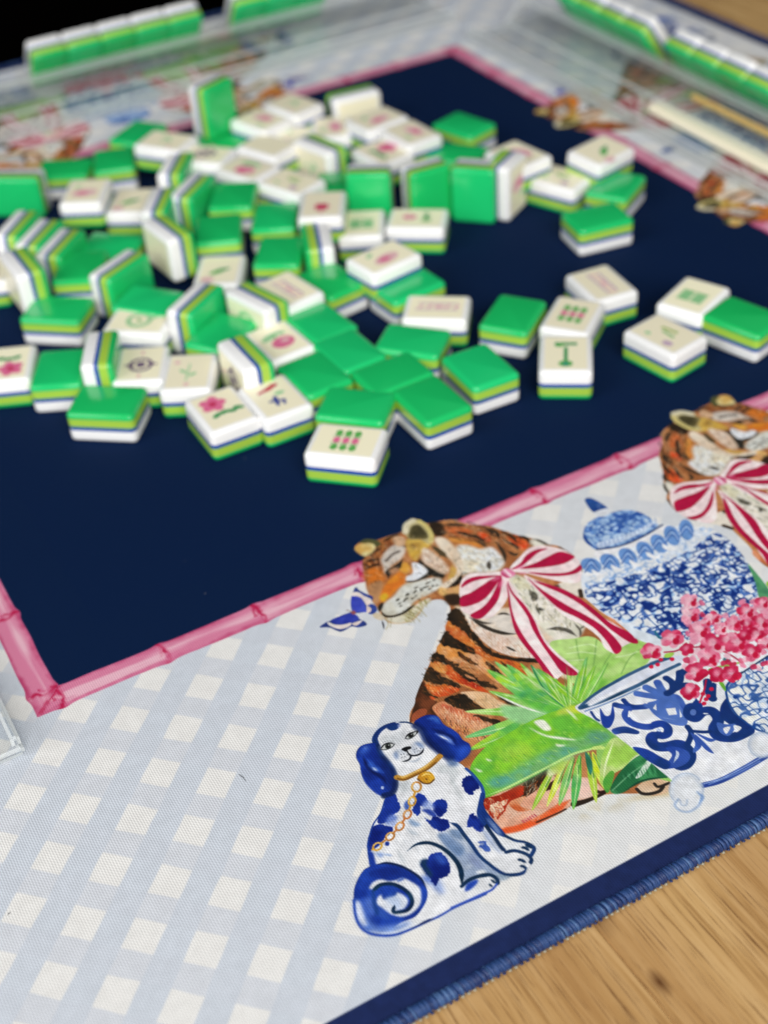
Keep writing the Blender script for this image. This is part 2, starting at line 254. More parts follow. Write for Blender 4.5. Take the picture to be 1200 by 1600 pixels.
    f('T1', [(735, 335), (850, 400), (950, 500), (970, 560), (900, 580), (800, 520), (715, 445)], (236, 216, 198), (226, 200, 176), soft=1.5); h('T1', [(735, 340), (950, 500), (900, 570), (720, 440)], 45, 40, 10, 1.2, [(200, 160, 130), (250, 240, 226), (160, 120, 96)])
    f('T1', [(830, 250), (940, 250), (1060, 380), (1105, 500), (1080, 620), (1000, 690), (920, 730), (880, 690), (960, 640), (1030, 560), (1010, 480), (900, 370)], (238, 222, 200), (228, 206, 180), soft=1.5)
    l('T1', [(960, 640), (1010, 570), (1000, 500)], 4, (206, 164, 84), taper=.3, soft=2); f('T1', [(860, 700), (960, 720), (1070, 690), (1060, 780), (940, 790), (880, 770)], (226, 180, 110), (222, 150, 110), soft=2); l('T1', [(960, 710), (1050, 660), (1090, 580)], 3.5, BLK, taper=.3, soft=1.5)
    l('T1', [(800, 310), (880, 370), (950, 430)], (2.5, 5), (84, 70, 48), taper=.3, soft=1.8)
    f('T1', [(930, 780), (1060, 770), (1090, 850), (1000, 880), (940, 840)], (54, 38, 28), soft=2)
    f('T1', [(545, 685), (700, 640), (840, 615), (910, 650), (870, 720), (770, 780), (650, 840), (570, 935), (440, 975), (360, 965), (328, 910), (368, 850), (450, 790)], (224, 224, 216), (206, 202, 186), 1.3, soft=1.5)
    for i in range(26):
        x, y = PR.uniform(450, 860), PR.uniform(-50, 50); y = 880 - (x - 450) * .58 + y; l('T1', [(x - 14, y + 10), (x + 16, y - 10)], PR.uniform(.8, 1.8), (70, 68, 58), alpha=.8, taper=.3, soft=.9, sm=False)
    f('T1', [(368, 1000), (450, 978), (560, 945), (660, 870), (770, 810), (800, 826), (720, 910), (650, 995), (560, 1040), (450, 1046)], (204, 198, 166), (222, 216, 196), soft=1.5); h('T1', [(560, 950), (700, 850), (780, 820), (660, 990), (560, 1040)], 40, 60, 12, 1, [(160, 150, 90), (226, 220, 190), (120, 110, 70)])
    l('T1', [(335, 930), (370, 975), (450, 978), (540, 948), (600, 905), (650, 870)], 1.9, (48, 44, 36), taper=.15, soft=1); f('T1', [(305, 885), (352, 848), (345, 900), (315, 935)], (40, 36, 34), soft=1)
    f('T1', [(622, 478), (700, 490), (772, 552), (740, 592), (660, 640), (580, 650), (565, 612), (632, 570)], (233, 235, 240), soft=1); l('T1', [(575, 655), (670, 645), (760, 590)], 1.4, (60, 56, 52), soft=.8)
    f('T1', [(85, 340), (180, 285), (280, 300), (262, 370), (190, 418), (130, 390)], (228, 218, 160), (214, 170, 90), 1.2, soft=1.5); l('T1', [(130, 290), (210, 270), (290, 290), (300, 330)], 4, (84, 84, 50), taper=.2, soft=2)
    f('T1', [(545, 190), (548, 140), (590, 85), (640, 65), (740, 105), (800, 185), (822, 255), (780, 300), (700, 260), (600, 255)], (196, 180, 128), (214, 200, 150), soft=1); f('T1', [(610, 150), (650, 120), (700, 125), (765, 200), (765, 250), (660, 255), (590, 240)], (104, 94, 56), (70, 64, 40), soft=2.5); l('T1', [(690, 85), (760, 140), (805, 220), (800, 270)], 3, (210, 194, 120), soft=1.2); l('T1', [(560, 190), (570, 120), (630, 80)], 4, (222, 212, 180), soft=2)
    for q in ([(370, 990), (400, 1050), (380, 1100)], [(330, 960), (300, 1000)], [(430, 1000), (420, 1080)], [(640, 960), (700, 1030)], [(690, 900), (760, 980)]): l('T1', q, .7, (170, 160, 120), alpha=.7)
    # a pale leaf behind the ribbon ends
    f('B4', [(430, 1010), (640, 970), (760, 950), (850, 985), (950, 1080), (1060, 1030), (1180, 970), (1290, 1010), (1300, 1100), (1250, 1190), (1040, 1310), (800, 1400), (600, 1330), (560, 1200)], (186, 220, 132), (160, 206, 104), 1.6)
    for q in ([(655, 980), (670, 1080), (690, 1160)], [(830, 980), (815, 1120), (800, 1240)], [(1200, 1060), (1110, 1140), (1040, 1270)], [(960, 1090), (900, 1180), (860, 1290)]): l('B4', q, 1., (120, 168, 84), alpha=.7)
    for q in ([(600, 1050), (760, 1020), (830, 1040)], [(580, 1100), (700, 1085), (820, 1100)], [(990, 1130), (1100, 1110), (1180, 1080)], [(600, 1160), (720, 1150)]): l('B4', q, 1.2, (215, 236, 180), alpha=.7)
    h('T1', [(165, 470), (330, 300), (540, 210), (820, 270), (1060, 400), (1060, 700), (880, 760), (640, 840), (560, 660), (380, 620), (220, 720)], 45, 260, 7, .7, [(40, 34, 28), (240, 226, 204), (196, 130, 74), (226, 196, 160), (90, 66, 46)], .6, .6)
    h('T2', [(320, 330), (620, 340), (770, 470), (600, 570), (350, 600)], 25, 120, 7, 1.1, [(150, 136, 104), (84, 76, 62), (206, 176, 130), (248, 244, 236)], .5, .75); h('T2', [(870, 620), (1080, 700), (1500, 1020), (1180, 1140), (1000, 940)], 60, 110, 8, 1., [(120, 116, 96), (90, 86, 72), (250, 248, 240), (206, 190, 150)], .4, .7)
    # ---- striped ribbon bow
    W = lambda c, q: f(c, q, BOWW, (246, 222, 222), 1.2)
    R = lambda c, q: f(c, q, BOWR, (176, 22, 64), .8)
    W('T2', [(345, 760), (360, 660), (392, 610), (460, 575), (600, 570), (740, 560), (805, 600), (815, 680), (800, 800), (740, 900), (650, 985), (540, 1004), (440, 962), (368, 920), (360, 830)])
    for q in ([(368, 690), (410, 640), (500, 606), (640, 598), (745, 598), (640, 617), (500, 646), (410, 686), (370, 712)], [(358, 802), (450, 760), (560, 690), (650, 632), (740, 600), (690, 690), (600, 802), (500, 862), (368, 890)], [(448, 970), (560, 900), (640, 810), (700, 690), (742, 605), (742, 700), (712, 820), (640, 920), (540, 1003)]): R('T2', q)
    W('B4', [(90, 385), (180, 272), (260, 200), (370, 178), (500, 200), (600, 240), (680, 310), (702, 380), (700, 470), (620, 500), (450, 470), (250, 420)])
    for q in ([(100, 382), (180, 330), (230, 262), (310, 215), (410, 204), (330, 242), (260, 302), (180, 362)], [(180, 374), (320, 322), (420, 270), (520, 230), (625, 258), (640, 282), (560, 330), (440, 356), (300, 372)], [(250, 405), (420, 415), (560, 410), (640, 382), (697, 340), (695, 392), (620, 426), (480, 440), (340, 428)]): R('B4', q)
    W('B4', [(40, 470), (75, 468), (200, 640), (300, 800), (380, 960), (480, 1080), (600, 1180), (695, 1272), (560, 1270), (470, 1340), (440, 1330), (360, 1200), (250, 1070), (160, 950), (100, 800), (78, 600)])
    R('B4', [(62, 500), (86, 590), (112, 740), (162, 870), (242, 1000), (342, 1130), (472, 1312), (450, 1352), (420, 1322), (330, 1172), (200, 1012), (130, 892), (90, 722), (74, 592)]); R('B4', [(70, 480), (120, 580), (222, 690), (302, 820), (352, 940), (422, 1050), (522, 1150), (672, 1270), (550, 1272), (440, 1130), (350, 1000), (280, 880), (240, 780), (150, 650), (90, 560)])
    W('B4', [(210, 430), (330, 478), (560, 556), (700, 636), (850, 766), (1000, 856), (1125, 935), (1185, 1004), (1110, 1012), (1010, 1070), (990, 1102), (900, 1052), (850, 962), (720, 862), (560, 782), (420, 652), (300, 542)])
    R('B4', [(240, 450), (330, 530), (450, 610), (600, 700), (750, 780), (900, 880), (1042, 1040), (992, 1102), (920, 1000), (820, 890), (680, 800), (520, 722), (400, 622), (300, 522)]); R('B4', [(300, 480), (420, 508), (560, 556), (700, 636), (830, 736), (960, 846), (1130, 928), (1185, 1006), (1110, 1002), (960, 902), (820, 782), (680, 672), (540, 592), (400, 532)])
    f('T2', [(735, 560), (790, 528), (872, 570), (860, 600), (800, 622), (745, 600)], (226, 128, 164), (240, 180, 200)); l('T2', [(770, 545), (830, 600)], 1.6, (250, 225, 232)); l('T2', [(745, 580), (800, 615)], 1.2, (190, 40, 90))
    for q in ([(870, 545), (960, 500)], [(880, 575), (990, 580)], [(740, 610), (640, 650)], [(760, 630), (720, 720)]): l('T2', q, 2.6, (238, 150, 180), alpha=.55, taper=.3, soft=2)
    return t
NVY, BLU, MID, SKY = (22, 52, 112), (30, 62, 150), (74, 108, 184), (150, 184, 228)
WHT = (232, 232, 236)
JARBODY = [(32, 560), (40, 500), (70, 440), (110, 400), (160, 410), (250, 370), (380, 330), (470, 290), (560, 240), (640, 205), (790, 212), (900, 258), (1000, 340), (1080, 450), (1130, 550), (1145, 640), (1110, 740), (950, 850), (800, 910), (640, 925), (540, 912), (470, 872), (330, 832), (220, 782), (130, 722), (60, 642)]
LID = [(130, 355), (70, 305), (48, 245), (75, 190), (140, 150), (210, 128), (300, 108), (385, 118), (455, 150), (495, 190), (515, 208), (410, 275), (270, 328)]
DOG = [('D1', [(335, 790), (332, 850)]), ('D2', [(300, 170), (240, 260), (205, 370), (190, 440), (196, 500), (205, 580), (215, 625)]), ('D3', [(160, 215), (108, 290), (75, 380), (70, 470), (84, 600), (120, 690), (180, 745), (260, 770), (360, 776), (450, 762), (560, 720), (700, 655), (800, 610), (900, 552), (1010, 500), (1120, 455)]),
       ('D4', [(600, 932), (660, 900), (712, 840), (716, 815), (770, 805), (830, 772), (900, 768), (962, 750), (990, 700), (1030, 640), (1020, 595), (1035, 572), (1054, 515), (1010, 475), (940, 452), (870, 440), (800, 415), (750, 350), (690, 290), (630, 225), (585, 150), (568, 90), (572, 20)]), ('D1', [(1172, 770), (1150, 690), (1090, 610), (1030, 555), (960, 500), (820, 440), (700, 330), (660, 240), (600, 185), (480, 155), (380, 168), (300, 215), (250, 290), (262, 350), (300, 440), (360, 520), (400, 640), (390, 740)])]
EARS = [[(90, 440), (100, 400), (130, 365), (180, 345), (240, 338), (268, 350), (285, 400), (315, 450), (372, 510), (410, 570), (418, 620), (430, 690), (412, 750), (370, 786), (310, 786), (250, 756), (190, 700), (150, 640), (130, 570), (122, 520), (96, 470)],
        [(585, 165), (620, 130), (680, 102), (740, 97), (790, 115), (822, 160), (852, 190), (910, 220), (962, 260), (1000, 312), (1050, 340), (1068, 385), (1050, 430), (1010, 470), (950, 502), (890, 480), (830, 430), (760, 382), (708, 330), (672, 270), (645, 220)]]
BUTTERFLY = [[(570, 230), (610, 160), (660, 210), (760, 260), (850, 298), (845, 360), (800, 402), (860, 412), (902, 440), (912, 500), (870, 542), (810, 552), (760, 522), (620, 540), (560, 510), (538, 420), (545, 310)], [(88, 740), (180, 668), (260, 640), (400, 570), (540, 528), (600, 560), (660, 620), (742, 660), (762, 710), (640, 742), (550, 732), (490, 762), (400, 802), (340, 790), (220, 742)]]
PLANTER = [(-5, 350), (60, 300), (200, 212), (350, 130), (500, 70), (690, 25), (800, 60), (1200, -60), (1200, 640), (1020, 740), (800, 830), (700, 850), (590, 790), (480, 700), (380, 620), (250, 520), (130, 430)]
BIGLEAF = [(160, 740), (270, 590), (420, 500), (560, 420), (700, 355), (850, 305), (930, 288), (1000, 350), (1100, 440), (1195, 515), (1130, 572), (1000, 605), (880, 655), (760, 722), (640, 790), (500, 862), (380, 912), (258, 955), (240, 870)]
DARKLEAF = [(215, 850), (280, 740), (400, 640), (460, 680), (540, 730), (592, 775), (480, 792), (380, 822), (300, 872), (240, 882)]
FLOWERS = [(470, 240, 80, 0), (470, 380, 85, 0), (560, 520, 100, 0), (690, 640, 100, 1), (690, 400, 70, 1), (880, 450, 75, 1), (300, 590, 95, 1), (110, 710, 90, 1), (640, 770, 95, 1), (820, 610, 85, 2), (1000, 340, 85, 2), (1150, 260, 70, 1), (1140, 440, 90, 2), (1010, 460, 60, 2), (920, 640, 90, 2), (520, 910, 95, 2), (470, 1085, 85, 2), (730, 930, 80, 3), (860, 920, 85, 3), (1100, 560, 85, 2), (1050, 720, 80, 2), (1180, 640, 70, 1), (440, 690, 60, 3), (980, 560, 60, 3), (1240, 380, 80, 2), (1250, 520, 80, 2), (760, 500, 60, 0), (620, 440, 50, 0)]
def clip_to(t, crop, pts, fn):
    """paint fn only inside an outline"""
    a0, r0 = t.a.copy(), t.rgb.copy(); fn()
    p = smooth(t.xy(crop, pts), True); b = t.box(p, 2); m = np.zeros_like(t.a); m[b[0]:b[1], b[2]:b[3]] = t.cover(p, b)
    t.a[:] = a0 + (t.a - a0) * m; t.rgb[:] = r0 + (t.rgb - r0) * m[..., None]
def vermicelli(t, crop, pts, cell, thr, cols, seed, centres=(), rad=1.):
    """brushed porcelain scrollwork: light and dark squiggles"""
    p = smooth(t.xy(crop, pts), True); b = t.box(p, 2)
    y0, y1, x0, x1 = b; m = t.cover(p, b); h, w = m.shape
    n = value_noise(h, w, cell, 1, seed); n2 = value_noise(h, w, cell * .8, 1, seed + 5); big = value_noise(h, w, cell * 5, 2, seed + 9)
    dens = (big - .5) * .14
    for c in centres:
        q = t.xy(crop, [c])[0]; Y, X = np.mgrid[y0:y1, x0:x1]; d = np.hypot(X - q[0], Y - q[1]) / (rad * PS); an = np.arctan2(Y - q[1], X - q[0])
        dens = np.maximum(dens, np.clip(1 - d, 0, 1) * (.13 + .1 * np.cos(an * 7 + q[0])))
    rid = np.abs(n - .5); sm = lambda v, e: np.clip(v / e + .5, 0, 1)
    t.put(b, m * sm(thr * 1.9 + dens - rid, .05) * .9, t.tone(b, cols[0], None, 1)); t.put(b, m * sm(thr * 1.1 + dens - np.abs(n2 - .5), .05) * .85, t.tone(b, cols[1], cols[2], 1)); t.put(b, m * sm(thr * .45 + dens * .8 - rid, .04), t.tone(b, cols[2], None, 1))
def paint_rest():
    t = Layer(); f, l, h, d = t.fill, t.line, t.fur, t.dot
    # ---- butterfly
    for q in BUTTERFLY: f('BF', q, (38, 56, 122), (52, 72, 150))
    f('BF', [(545, 310), (640, 298), (700, 340), (742, 440), (762, 520), (640, 522), (560, 512)], (48, 58, 172), (70, 84, 190)); f('BF', [(250, 640), (380, 580), (530, 538), (620, 570), (652, 620), (560, 670), (420, 692), (320, 692)], (36, 48, 150), (60, 74, 180))
    for q in ([(556, 240), (650, 238), (730, 290), (832, 340), (822, 400), (770, 432), (740, 390), (690, 325), (630, 296), (550, 290)], [(770, 432), (832, 470), (822, 522), (770, 532), (765, 480)], [(200, 660), (300, 702), (430, 704), (545, 676), (520, 730), (400, 770), (300, 750), (222, 712)], [(556, 690), (640, 658), (705, 640), (665, 690), (600, 722)]): f('BF', q, (236, 228, 222), (224, 204, 196))
    f('BF', [(535, 525), (580, 500), (615, 535), (575, 562)], (150, 84, 92)); l('BF', [(540, 520), (490, 490), (475, 500)], .5, (130, 100, 90)); l('BF', [(985, 640), (1005, 700), (1015, 770)], 1., (56, 56, 62), taper=.3); f('BF', [(850, 560), (930, 530), (1030, 600), (980, 640), (890, 610)], (226, 214, 200), (206, 190, 160))
    # ---- ginger jar
    f('J3', [(60, 640), (130, 722), (220, 782), (330, 832), (470, 872), (560, 905), (640, 925), (540, 960), (380, 915), (330, 870)], (222, 230, 238)); f('J3', [(140, 350), (280, 330), (420, 270), (545, 205), (600, 210), (560, 260), (420, 330), (280, 380), (170, 420), (110, 410)], (238, 236, 238))
    f('J3', LID, (190, 212, 236), (150, 186, 226)); clip_to(t, 'J3', LID, lambda: vermicelli(t, 'J3', LID, 12, .07, (SKY, (96, 140, 204), (52, 92, 168)), 21, [(270, 205), (120, 240), (350, 140)], .35))
    f('J3', [(150, 345), (300, 300), (420, 245), (500, 185), (490, 175), (400, 225), (280, 275), (140, 310)], (226, 232, 242), alpha=.75); l('J3', [(130, 355), (275, 332), (415, 275), (540, 200)], 1.3, (36, 60, 110)); l('J3', [(125, 350), (66, 300), (46, 245)], 2.2, (40, 76, 150), taper=.3)
    for i in range(14):
        k = i / 13; x, y = 160 + 340 * k, 335 - 150 * k ** 1.3; l('J3', [(x, y), (x - 6, y - 28)], .5, (120, 150, 200), sm=False)
    f('J3', [(55, 42), (90, 32), (150, 60), (198, 98), (150, 108), (112, 122), (78, 88)], (26, 58, 124), (40, 80, 150)); f('J3', [(112, 125), (190, 98), (215, 130), (150, 152)], (226, 228, 234)); d('J3', (145, 80), 3.4, (96, 126, 180)); d('J3', (145, 80), 2., (40, 72, 140))
    f('J3', JARBODY, (238, 238, 238), (226, 232, 240), 1.2)
    vermicelli(t, 'J3', [(60, 560), (160, 480), (400, 410), (640, 290), (800, 215), (860, 250), (700, 360), (480, 460), (250, 540), (90, 600)], 9, .05, ((206, 220, 240), SKY, (120, 160, 214)), 33)
    vermicelli(t, 'J3', [(60, 600), (250, 545), (480, 465), (700, 365), (860, 255), (960, 300), (1080, 450), (1140, 600), (1110, 740), (950, 850), (800, 910), (640, 922), (540, 908), (330, 828), (130, 718)], 11, .05, ((150, 188, 230), (60, 104, 184), (20, 48, 124)), 44, [(300, 640), (590, 530), (860, 590), (890, 330), (610, 800), (1060, 500)], .85)
    for x, y, a in ((95, 455, -70), (212, 432, -60), (325, 400, -50), (432, 362, -42), (520, 318, -40), (600, 268, -30), (690, 232, -12)):
        d('J3', (x, y), 17, (110, 152, 210), 1, .7, .68, a + 90)
        for k in (-1, 0, 1): l('J3', [(x - 40, y + 30 + k * 14), (x, y - 20 + k * 16), (x + 42, y + 28 + k * 10)], .9, (46, 84, 160) if k else (190, 212, 240), alpha=.8)
    for x, y in ((150, 500), (270, 470), (385, 440), (490, 390), (590, 340)): f('J3', [(x - 50, y - 20), (x + 10, y + 5), (x + 50, y - 10), (x + 10, y + 25), (x - 40, y + 10)], (240, 240, 242))
    f('J3', [(1075, 450), (1110, 480), (1210, 610), (1230, 680), (1150, 660), (1120, 560)], (64, 132, 96), (90, 160, 110)); f('J3', [(1190, 560), (1260, 540), (1260, 640), (1210, 600)], (160, 206, 70)); l('J3', [(495, 870), (520, 905), (560, 915)], 1.8, (40, 110, 140))
    # ---- fan palm
    C = (880, 330); gr = [(120, 196, 64), (150, 212, 96), (96, 184, 84), (184, 222, 130), (110, 190, 110), (166, 216, 60)]
    tips = [(120, 332), (120, 520), (280, 30), (290, 183), (335, -30), (420, -10), (520, -20), (600, 0), (150, 610), (480, 20), (380, 120)]
    for i, (x, y) in enumerate(tips):
        mx, my = (x + C[0]) / 2, (y + C[1]) / 2; n = np.array([-(C[1] - y), C[0] - x], float); n /= np.hypot(*n); w = 36 + 10 * (i % 3)
        q = [(x, y), (mx + n[0] * w - 60 * (C[0] - x) / 800, my + n[1] * w), (C[0] - 60 + n[0] * w, C[1] + n[1] * w), C, (C[0] - 60 - n[0] * w, C[1] - n[1] * w), (mx - n[0] * w * .8 - 60 * (C[0] - x) / 800, my - n[1] * w * .8)]
        f('L1', q, gr[i % 6], gr[(i + 3) % 6], 1.4); l('L1', [(x, y), (mx, my), C], 1., (226, 242, 190), alpha=.75, taper=.3); l('L1', [(mx + n[0] * w * .5, my + n[1] * w * .5), (C[0] - 40, C[1] + n[1] * 20)], 1., (60, 140, 60), alpha=.7, taper=.3)
    f('L1', [(470, 200), (640, 180), (850, 270), (880, 330), (700, 350), (560, 280)], (104, 190, 70), (70, 164, 100), 1.5, soft=4)
    f('L1', [(380, 290), (560, 300), (720, 350), (560, 420), (420, 380)], (150, 206, 140), (196, 226, 176), 1.4, soft=3)
    f('L1', [(880, 335), (860, 200), (960, 120), (1080, 90), (1150, 120), (980, 290)], (150, 206, 90), (120, 190, 70), 1.4, soft=3)
    for i, (x, y) in enumerate([(700, 90), (775, 95), (880, 72), (960, 20), (1000, -60), (1060, 0), (1100, 40), (1150, -20), (640, 20)]):
        bx, by = 850 + i * 16, 320 - abs(i - 2) * 4; n = np.array([-(by - y), bx - x], float); n /= np.hypot(*n); mx, my = (x + bx) / 2, (y + by) / 2; w = 27
        f('L1', [(x, y), (mx + n[0] * w, my + n[1] * w), (bx, by), (mx - n[0] * w, my - n[1] * w)], [(150, 206, 50), (116, 190, 60), (190, 222, 100), (130, 196, 90)][i % 4], gr[i % 6]); l('L1', [(x, y), (mx + 4, my), (bx, by)], .9, (226, 242, 190), alpha=.7, taper=.3); l('L1', [(x + 6, y), (mx + 14, my), (bx + 8, by)], .6, (70, 140, 50), alpha=.6)
    l('L1', [(600, 0), (700, 180), (850, 310)], 1.1, (46, 130, 80)); l('L1', [(300, 185), (520, 290), (700, 350)], 1.6, (236, 240, 226), taper=.3)
    for i in range(40):
        a = PR.uniform(-2.9, -1.2); r0, r1 = PR.uniform(40, 200), PR.uniform(220, 430); l('L1', [(C[0] + r0 * math.cos(a), C[1] + r0 * math.sin(a) * .8), (C[0] + r1 * math.cos(a), C[1] + r1 * math.sin(a) * .8)], PR.uniform(.5, 1.2), [(222, 242, 180), (70, 156, 70), (180, 226, 120)][i % 3], alpha=.55, taper=.4, sm=False)
    for i, (bx, by, x, y, w) in enumerate([(780, 700, 605, 1048, 26), (850, 680, 712, 1022, 24), (905, 650, 800, 1012, 30), (950, 640, 903, 1042, 34), (1010, 620, 1070, 992, 30), (1040, 620, 1150, 915, 36), (930, 700, 930, 860, 26), (1090, 640, 1180, 880, 30)]):
        n = np.array([-(y - by), x - bx], float); n /= np.hypot(*n); mx, my = (x + bx) / 2, (y + by) / 2
        f('L1', [(bx, by), (mx + n[0] * w, my + n[1] * w), (x, y), (mx - n[0] * w, my - n[1] * w)], [(190, 214, 70), (206, 220, 44), (120, 190, 110), (84, 180, 90)][i % 4], [(150, 200, 60), (226, 236, 150), (150, 206, 90), (110, 190, 60)][i % 4]); l('L1', [(bx, by), (mx + 5, my), (x, y)], .9, (232, 244, 180), alpha=.7, taper=.3); l('L1', [(bx + 10, by + 20), (mx + 12, my)], 1., (50, 120, 60), alpha=.6)
    f('L1', [(990, 620), (1040, 700), (1030, 790), (1000, 720)], (52, 130, 120), (40, 110, 70)); f('L1', [(740, 700), (900, 640), (820, 760), (720, 800)], (226, 230, 180), (190, 214, 90), 1.3, soft=2)
    # ---- lily leaves
    f('L1', [(900, 300), (960, 290), (1240, 520), (1260, 620), (1120, 640), (1000, 500)], (120, 186, 80)); f('P2', [(140, 560), (260, 500), (420, 610), (620, 770), (560, 800), (300, 700), (150, 700)], (150, 200, 100))
    f('L1', BIGLEAF, (132, 200, 50), (104, 184, 60), 1.4)
    f('L1', [(420, 800), (560, 700), (760, 600), (960, 520), (1195, 515), (1000, 600), (760, 722), (520, 850), (330, 880), (330, 830)], (96, 168, 140), (120, 180, 110), 1.5, soft=7); f('L1', [(820, 310), (930, 288), (990, 340), (880, 350), (780, 360)], (206, 220, 60), (190, 214, 90), soft=3)
    f('L1', [(350, 620), (520, 560), (640, 620), (480, 700)], (176, 212, 70), soft=8, alpha=.7); f('L1', [(280, 830), (420, 790), (480, 830), (340, 885)], (84, 160, 150), soft=5, alpha=.8); f('L1', [(1000, 480), (1120, 470), (1180, 515), (1050, 570)], (90, 150, 130), soft=5, alpha=.8)
    for i in range(110):
        k = PR.uniform(0, 1); x, y = 250 + 880 * k, 690 - 320 * k + PR.uniform(-40, 210) * (1 - .45 * k); a = math.radians(28 + PR.normal(0, 10)); L = PR.uniform(25, 70)
        clip = 0 if (y > 955 - .5 * (x - 250)) or (y < 640 - .42 * (x - 230)) else 1
        if clip: l('L1', [(x, y), (x + L * math.cos(a), y + L * math.sin(a))], PR.uniform(.4, 1.1), [(84, 170, 44), (166, 216, 84), (196, 228, 120), (70, 150, 60)][i % 4], alpha=.55, taper=.4, sm=False)
    for q in ([(580, 445), (700, 500), (820, 518), (932, 540), (800, 534), (680, 505)], [(620, 405), (690, 395), (745, 460), (700, 472), (650, 440)], [(775, 570), (850, 578), (800, 588)], [(270, 670), (320, 690), (290, 690)], [(190, 740), (250, 765), (220, 768)], [(850, 315), (900, 350), (940, 402), (890, 360)]): f('L1', q, (240, 242, 226), soft=.7)
    l('L1', [(260, 945), (400, 895), (560, 815), (760, 712), (900, 640), (1040, 600), (1150, 560)], 1.8, (190, 226, 140), taper=.2); l('L1', [(1030, 602), (1090, 592), (1130, 596)], 3, (206, 230, 130), taper=.2)
    f('P2', [(165, 640), (240, 530), (360, 600), (432, 640), (340, 702), (230, 762), (190, 840), (150, 800)], (192, 216, 130), (160, 206, 84), 1.6); f('P2', [(330, 690), (380, 640), (430, 640), (350, 710)], (236, 238, 220), soft=1)
    l('P2', [(240, 540), (190, 680), (170, 800)], 1.6, (226, 240, 180), taper=.3); f('P2', [(170, 800), (215, 740), (240, 760), (205, 870), (180, 860)], (96, 170, 60), (70, 150, 60))
    f('P2', DARKLEAF, (36, 104, 62), (60, 140, 84), 1.6); f('P2', [(372, 782), (450, 668), (470, 690), (420, 765)], (236, 238, 228), (200, 220, 200)); l('P2', [(230, 860), (340, 760), (440, 690)], 1., (120, 180, 130), alpha=.8); l('P2', [(300, 868), (420, 800), (590, 775)], 1.4, (20, 70, 50), taper=.3)
    for i in range(14): l('P2', [(290 + i * 16, 760 - i * 5), (310 + i * 16, 800 - i * 3)], 1., [(80, 160, 110), (24, 84, 54)][i % 2], alpha=.6, taper=.3, sm=False)
    # ---- blue and white planter
    f('P2', PLANTER, (230, 231, 236), (238, 238, 240))
    f('P6', [(168, 842), (260, 752), (380, 668), (520, 588), (700, 488), (900, 398), (1080, 328), (1240, 300), (1220, 390), (1000, 502), (800, 612), (600, 702), (400, 792), (240, 868), (190, 860)], (226, 228, 238), (210, 214, 228))
    l('P6', [(172, 840), (265, 750), (385, 665), (520, 585), (700, 488), (900, 395), (1100, 325)], (2.2, 3.2), (70, 106, 150), (40, 80, 120)); l('P6', [(180, 845), (400, 775), (600, 690), (800, 600), (1000, 490), (1210, 390)], (3.4, 2.6), (58, 96, 136), (24, 60, 92)); l('P6', [(230, 880), (420, 810), (640, 715), (800, 640)], 1.2, (96, 130, 180), alpha=.8); l('P6', [(280, 810), (500, 700), (760, 570)], 3, (240, 240, 246), soft=2)
    def brush(pts, r, a=BLU, b=NVY, crop='P2'): l(crop, pts, r, a, b, taper=.06)
    B2 = (52, 84, 168)
    f('P2', [(150, 350), (182, 395), (215, 388), (228, 325), (242, 400), (218, 462), (188, 472), (160, 440)], BLU, B2); brush([(90, 365), (120, 410), (150, 430)], 1.8); f('P2', [(225, 482), (300, 462), (370, 482), (396, 498), (380, 512), (300, 505), (245, 512)], B2, NVY)
    brush([(235, 325), (290, 338), (350, 345), (455, 338)], 4.5, B2); brush([(290, 290), (330, 330), (400, 345)], 3.5, BLU); brush([(340, 340), (308, 390), (345, 440), (425, 465), (490, 462)], (5, 5.5), B2, BLU); brush([(470, 460), (530, 445), (572, 470), (572, 508), (535, 522), (505, 505)], 6, NVY, BLU)
    brush([(500, 500), (470, 545), (500, 585), (560, 590), (640, 575), (690, 600), (712, 650), (680, 700), (610, 710)], (8, 9), BLU, NVY); f('P2', [(560, 600), (620, 590), (700, 620), (710, 670), (650, 715), (540, 728), (570, 690), (600, 640)], BLU, B2); f('P2', [(355, 592), (440, 605), (520, 648), (590, 690), (560, 732), (470, 690), (400, 640)], NVY, BLU); l('P2', [(610, 690), (635, 640), (625, 610)], 2.2, (200, 212, 236), taper=.3)
    l('P2', [(505, 490), (530, 480)], 3, (190, 204, 234), taper=.3); l('P2', [(335, 370), (330, 400)], 1.6, WHT)
    brush([(690, 590), (720, 510), (690, 455)], 4., NVY)
    f('P2', [(445, 320), (500, 300), (560, 262), (620, 275), (668, 320), (695, 372), (690, 452), (610, 452), (530, 418), (475, 375)], MID, (86, 120, 196)); 
    for q, r in (([(560, 285), (450, 270), (365, 255)], 5), ([(560, 275), (480, 240), (430, 215)], 5.5), ([(560, 270), (530, 225), (505, 180)], 5.5), ([(590, 270), (640, 285), (690, 370)], 4), ([(450, 330), (430, 340)], 5)): l('P2', q, r, MID, B2, taper=.1)
    for q in ([(560, 352), (620, 346), (632, 388), (580, 394)], [(480, 350), (500, 320), (505, 365)], [(530, 405), (640, 425), (560, 412)], [(645, 350), (665, 400), (650, 410)], [(570, 300), (640, 325), (600, 310)]): f('P2', q, WHT, sm=False)
    brush([(555, 155), (600, 190), (605, 235), (560, 262)], 5, NVY); brush([(650, 115), (645, 180), (600, 235)], 5.5, NVY); brush([(600, 235), (660, 210), (700, 205)], 5, NVY); brush([(650, 110), (700, 140)], 4, NVY)
    brush([(750, 290), (755, 340), (715, 345), (705, 390), (745, 410), (790, 372), (850, 368), (890, 420), (862, 480), (890, 525), (980, 532), (1060, 500), (1120, 468)], (7.5, 8), (24, 56, 130), NVY); d('P2', (732, 375), 5, (90, 120, 190)); l('P2', [(790, 382), (830, 384)], 1.2, WHT, taper=.3)
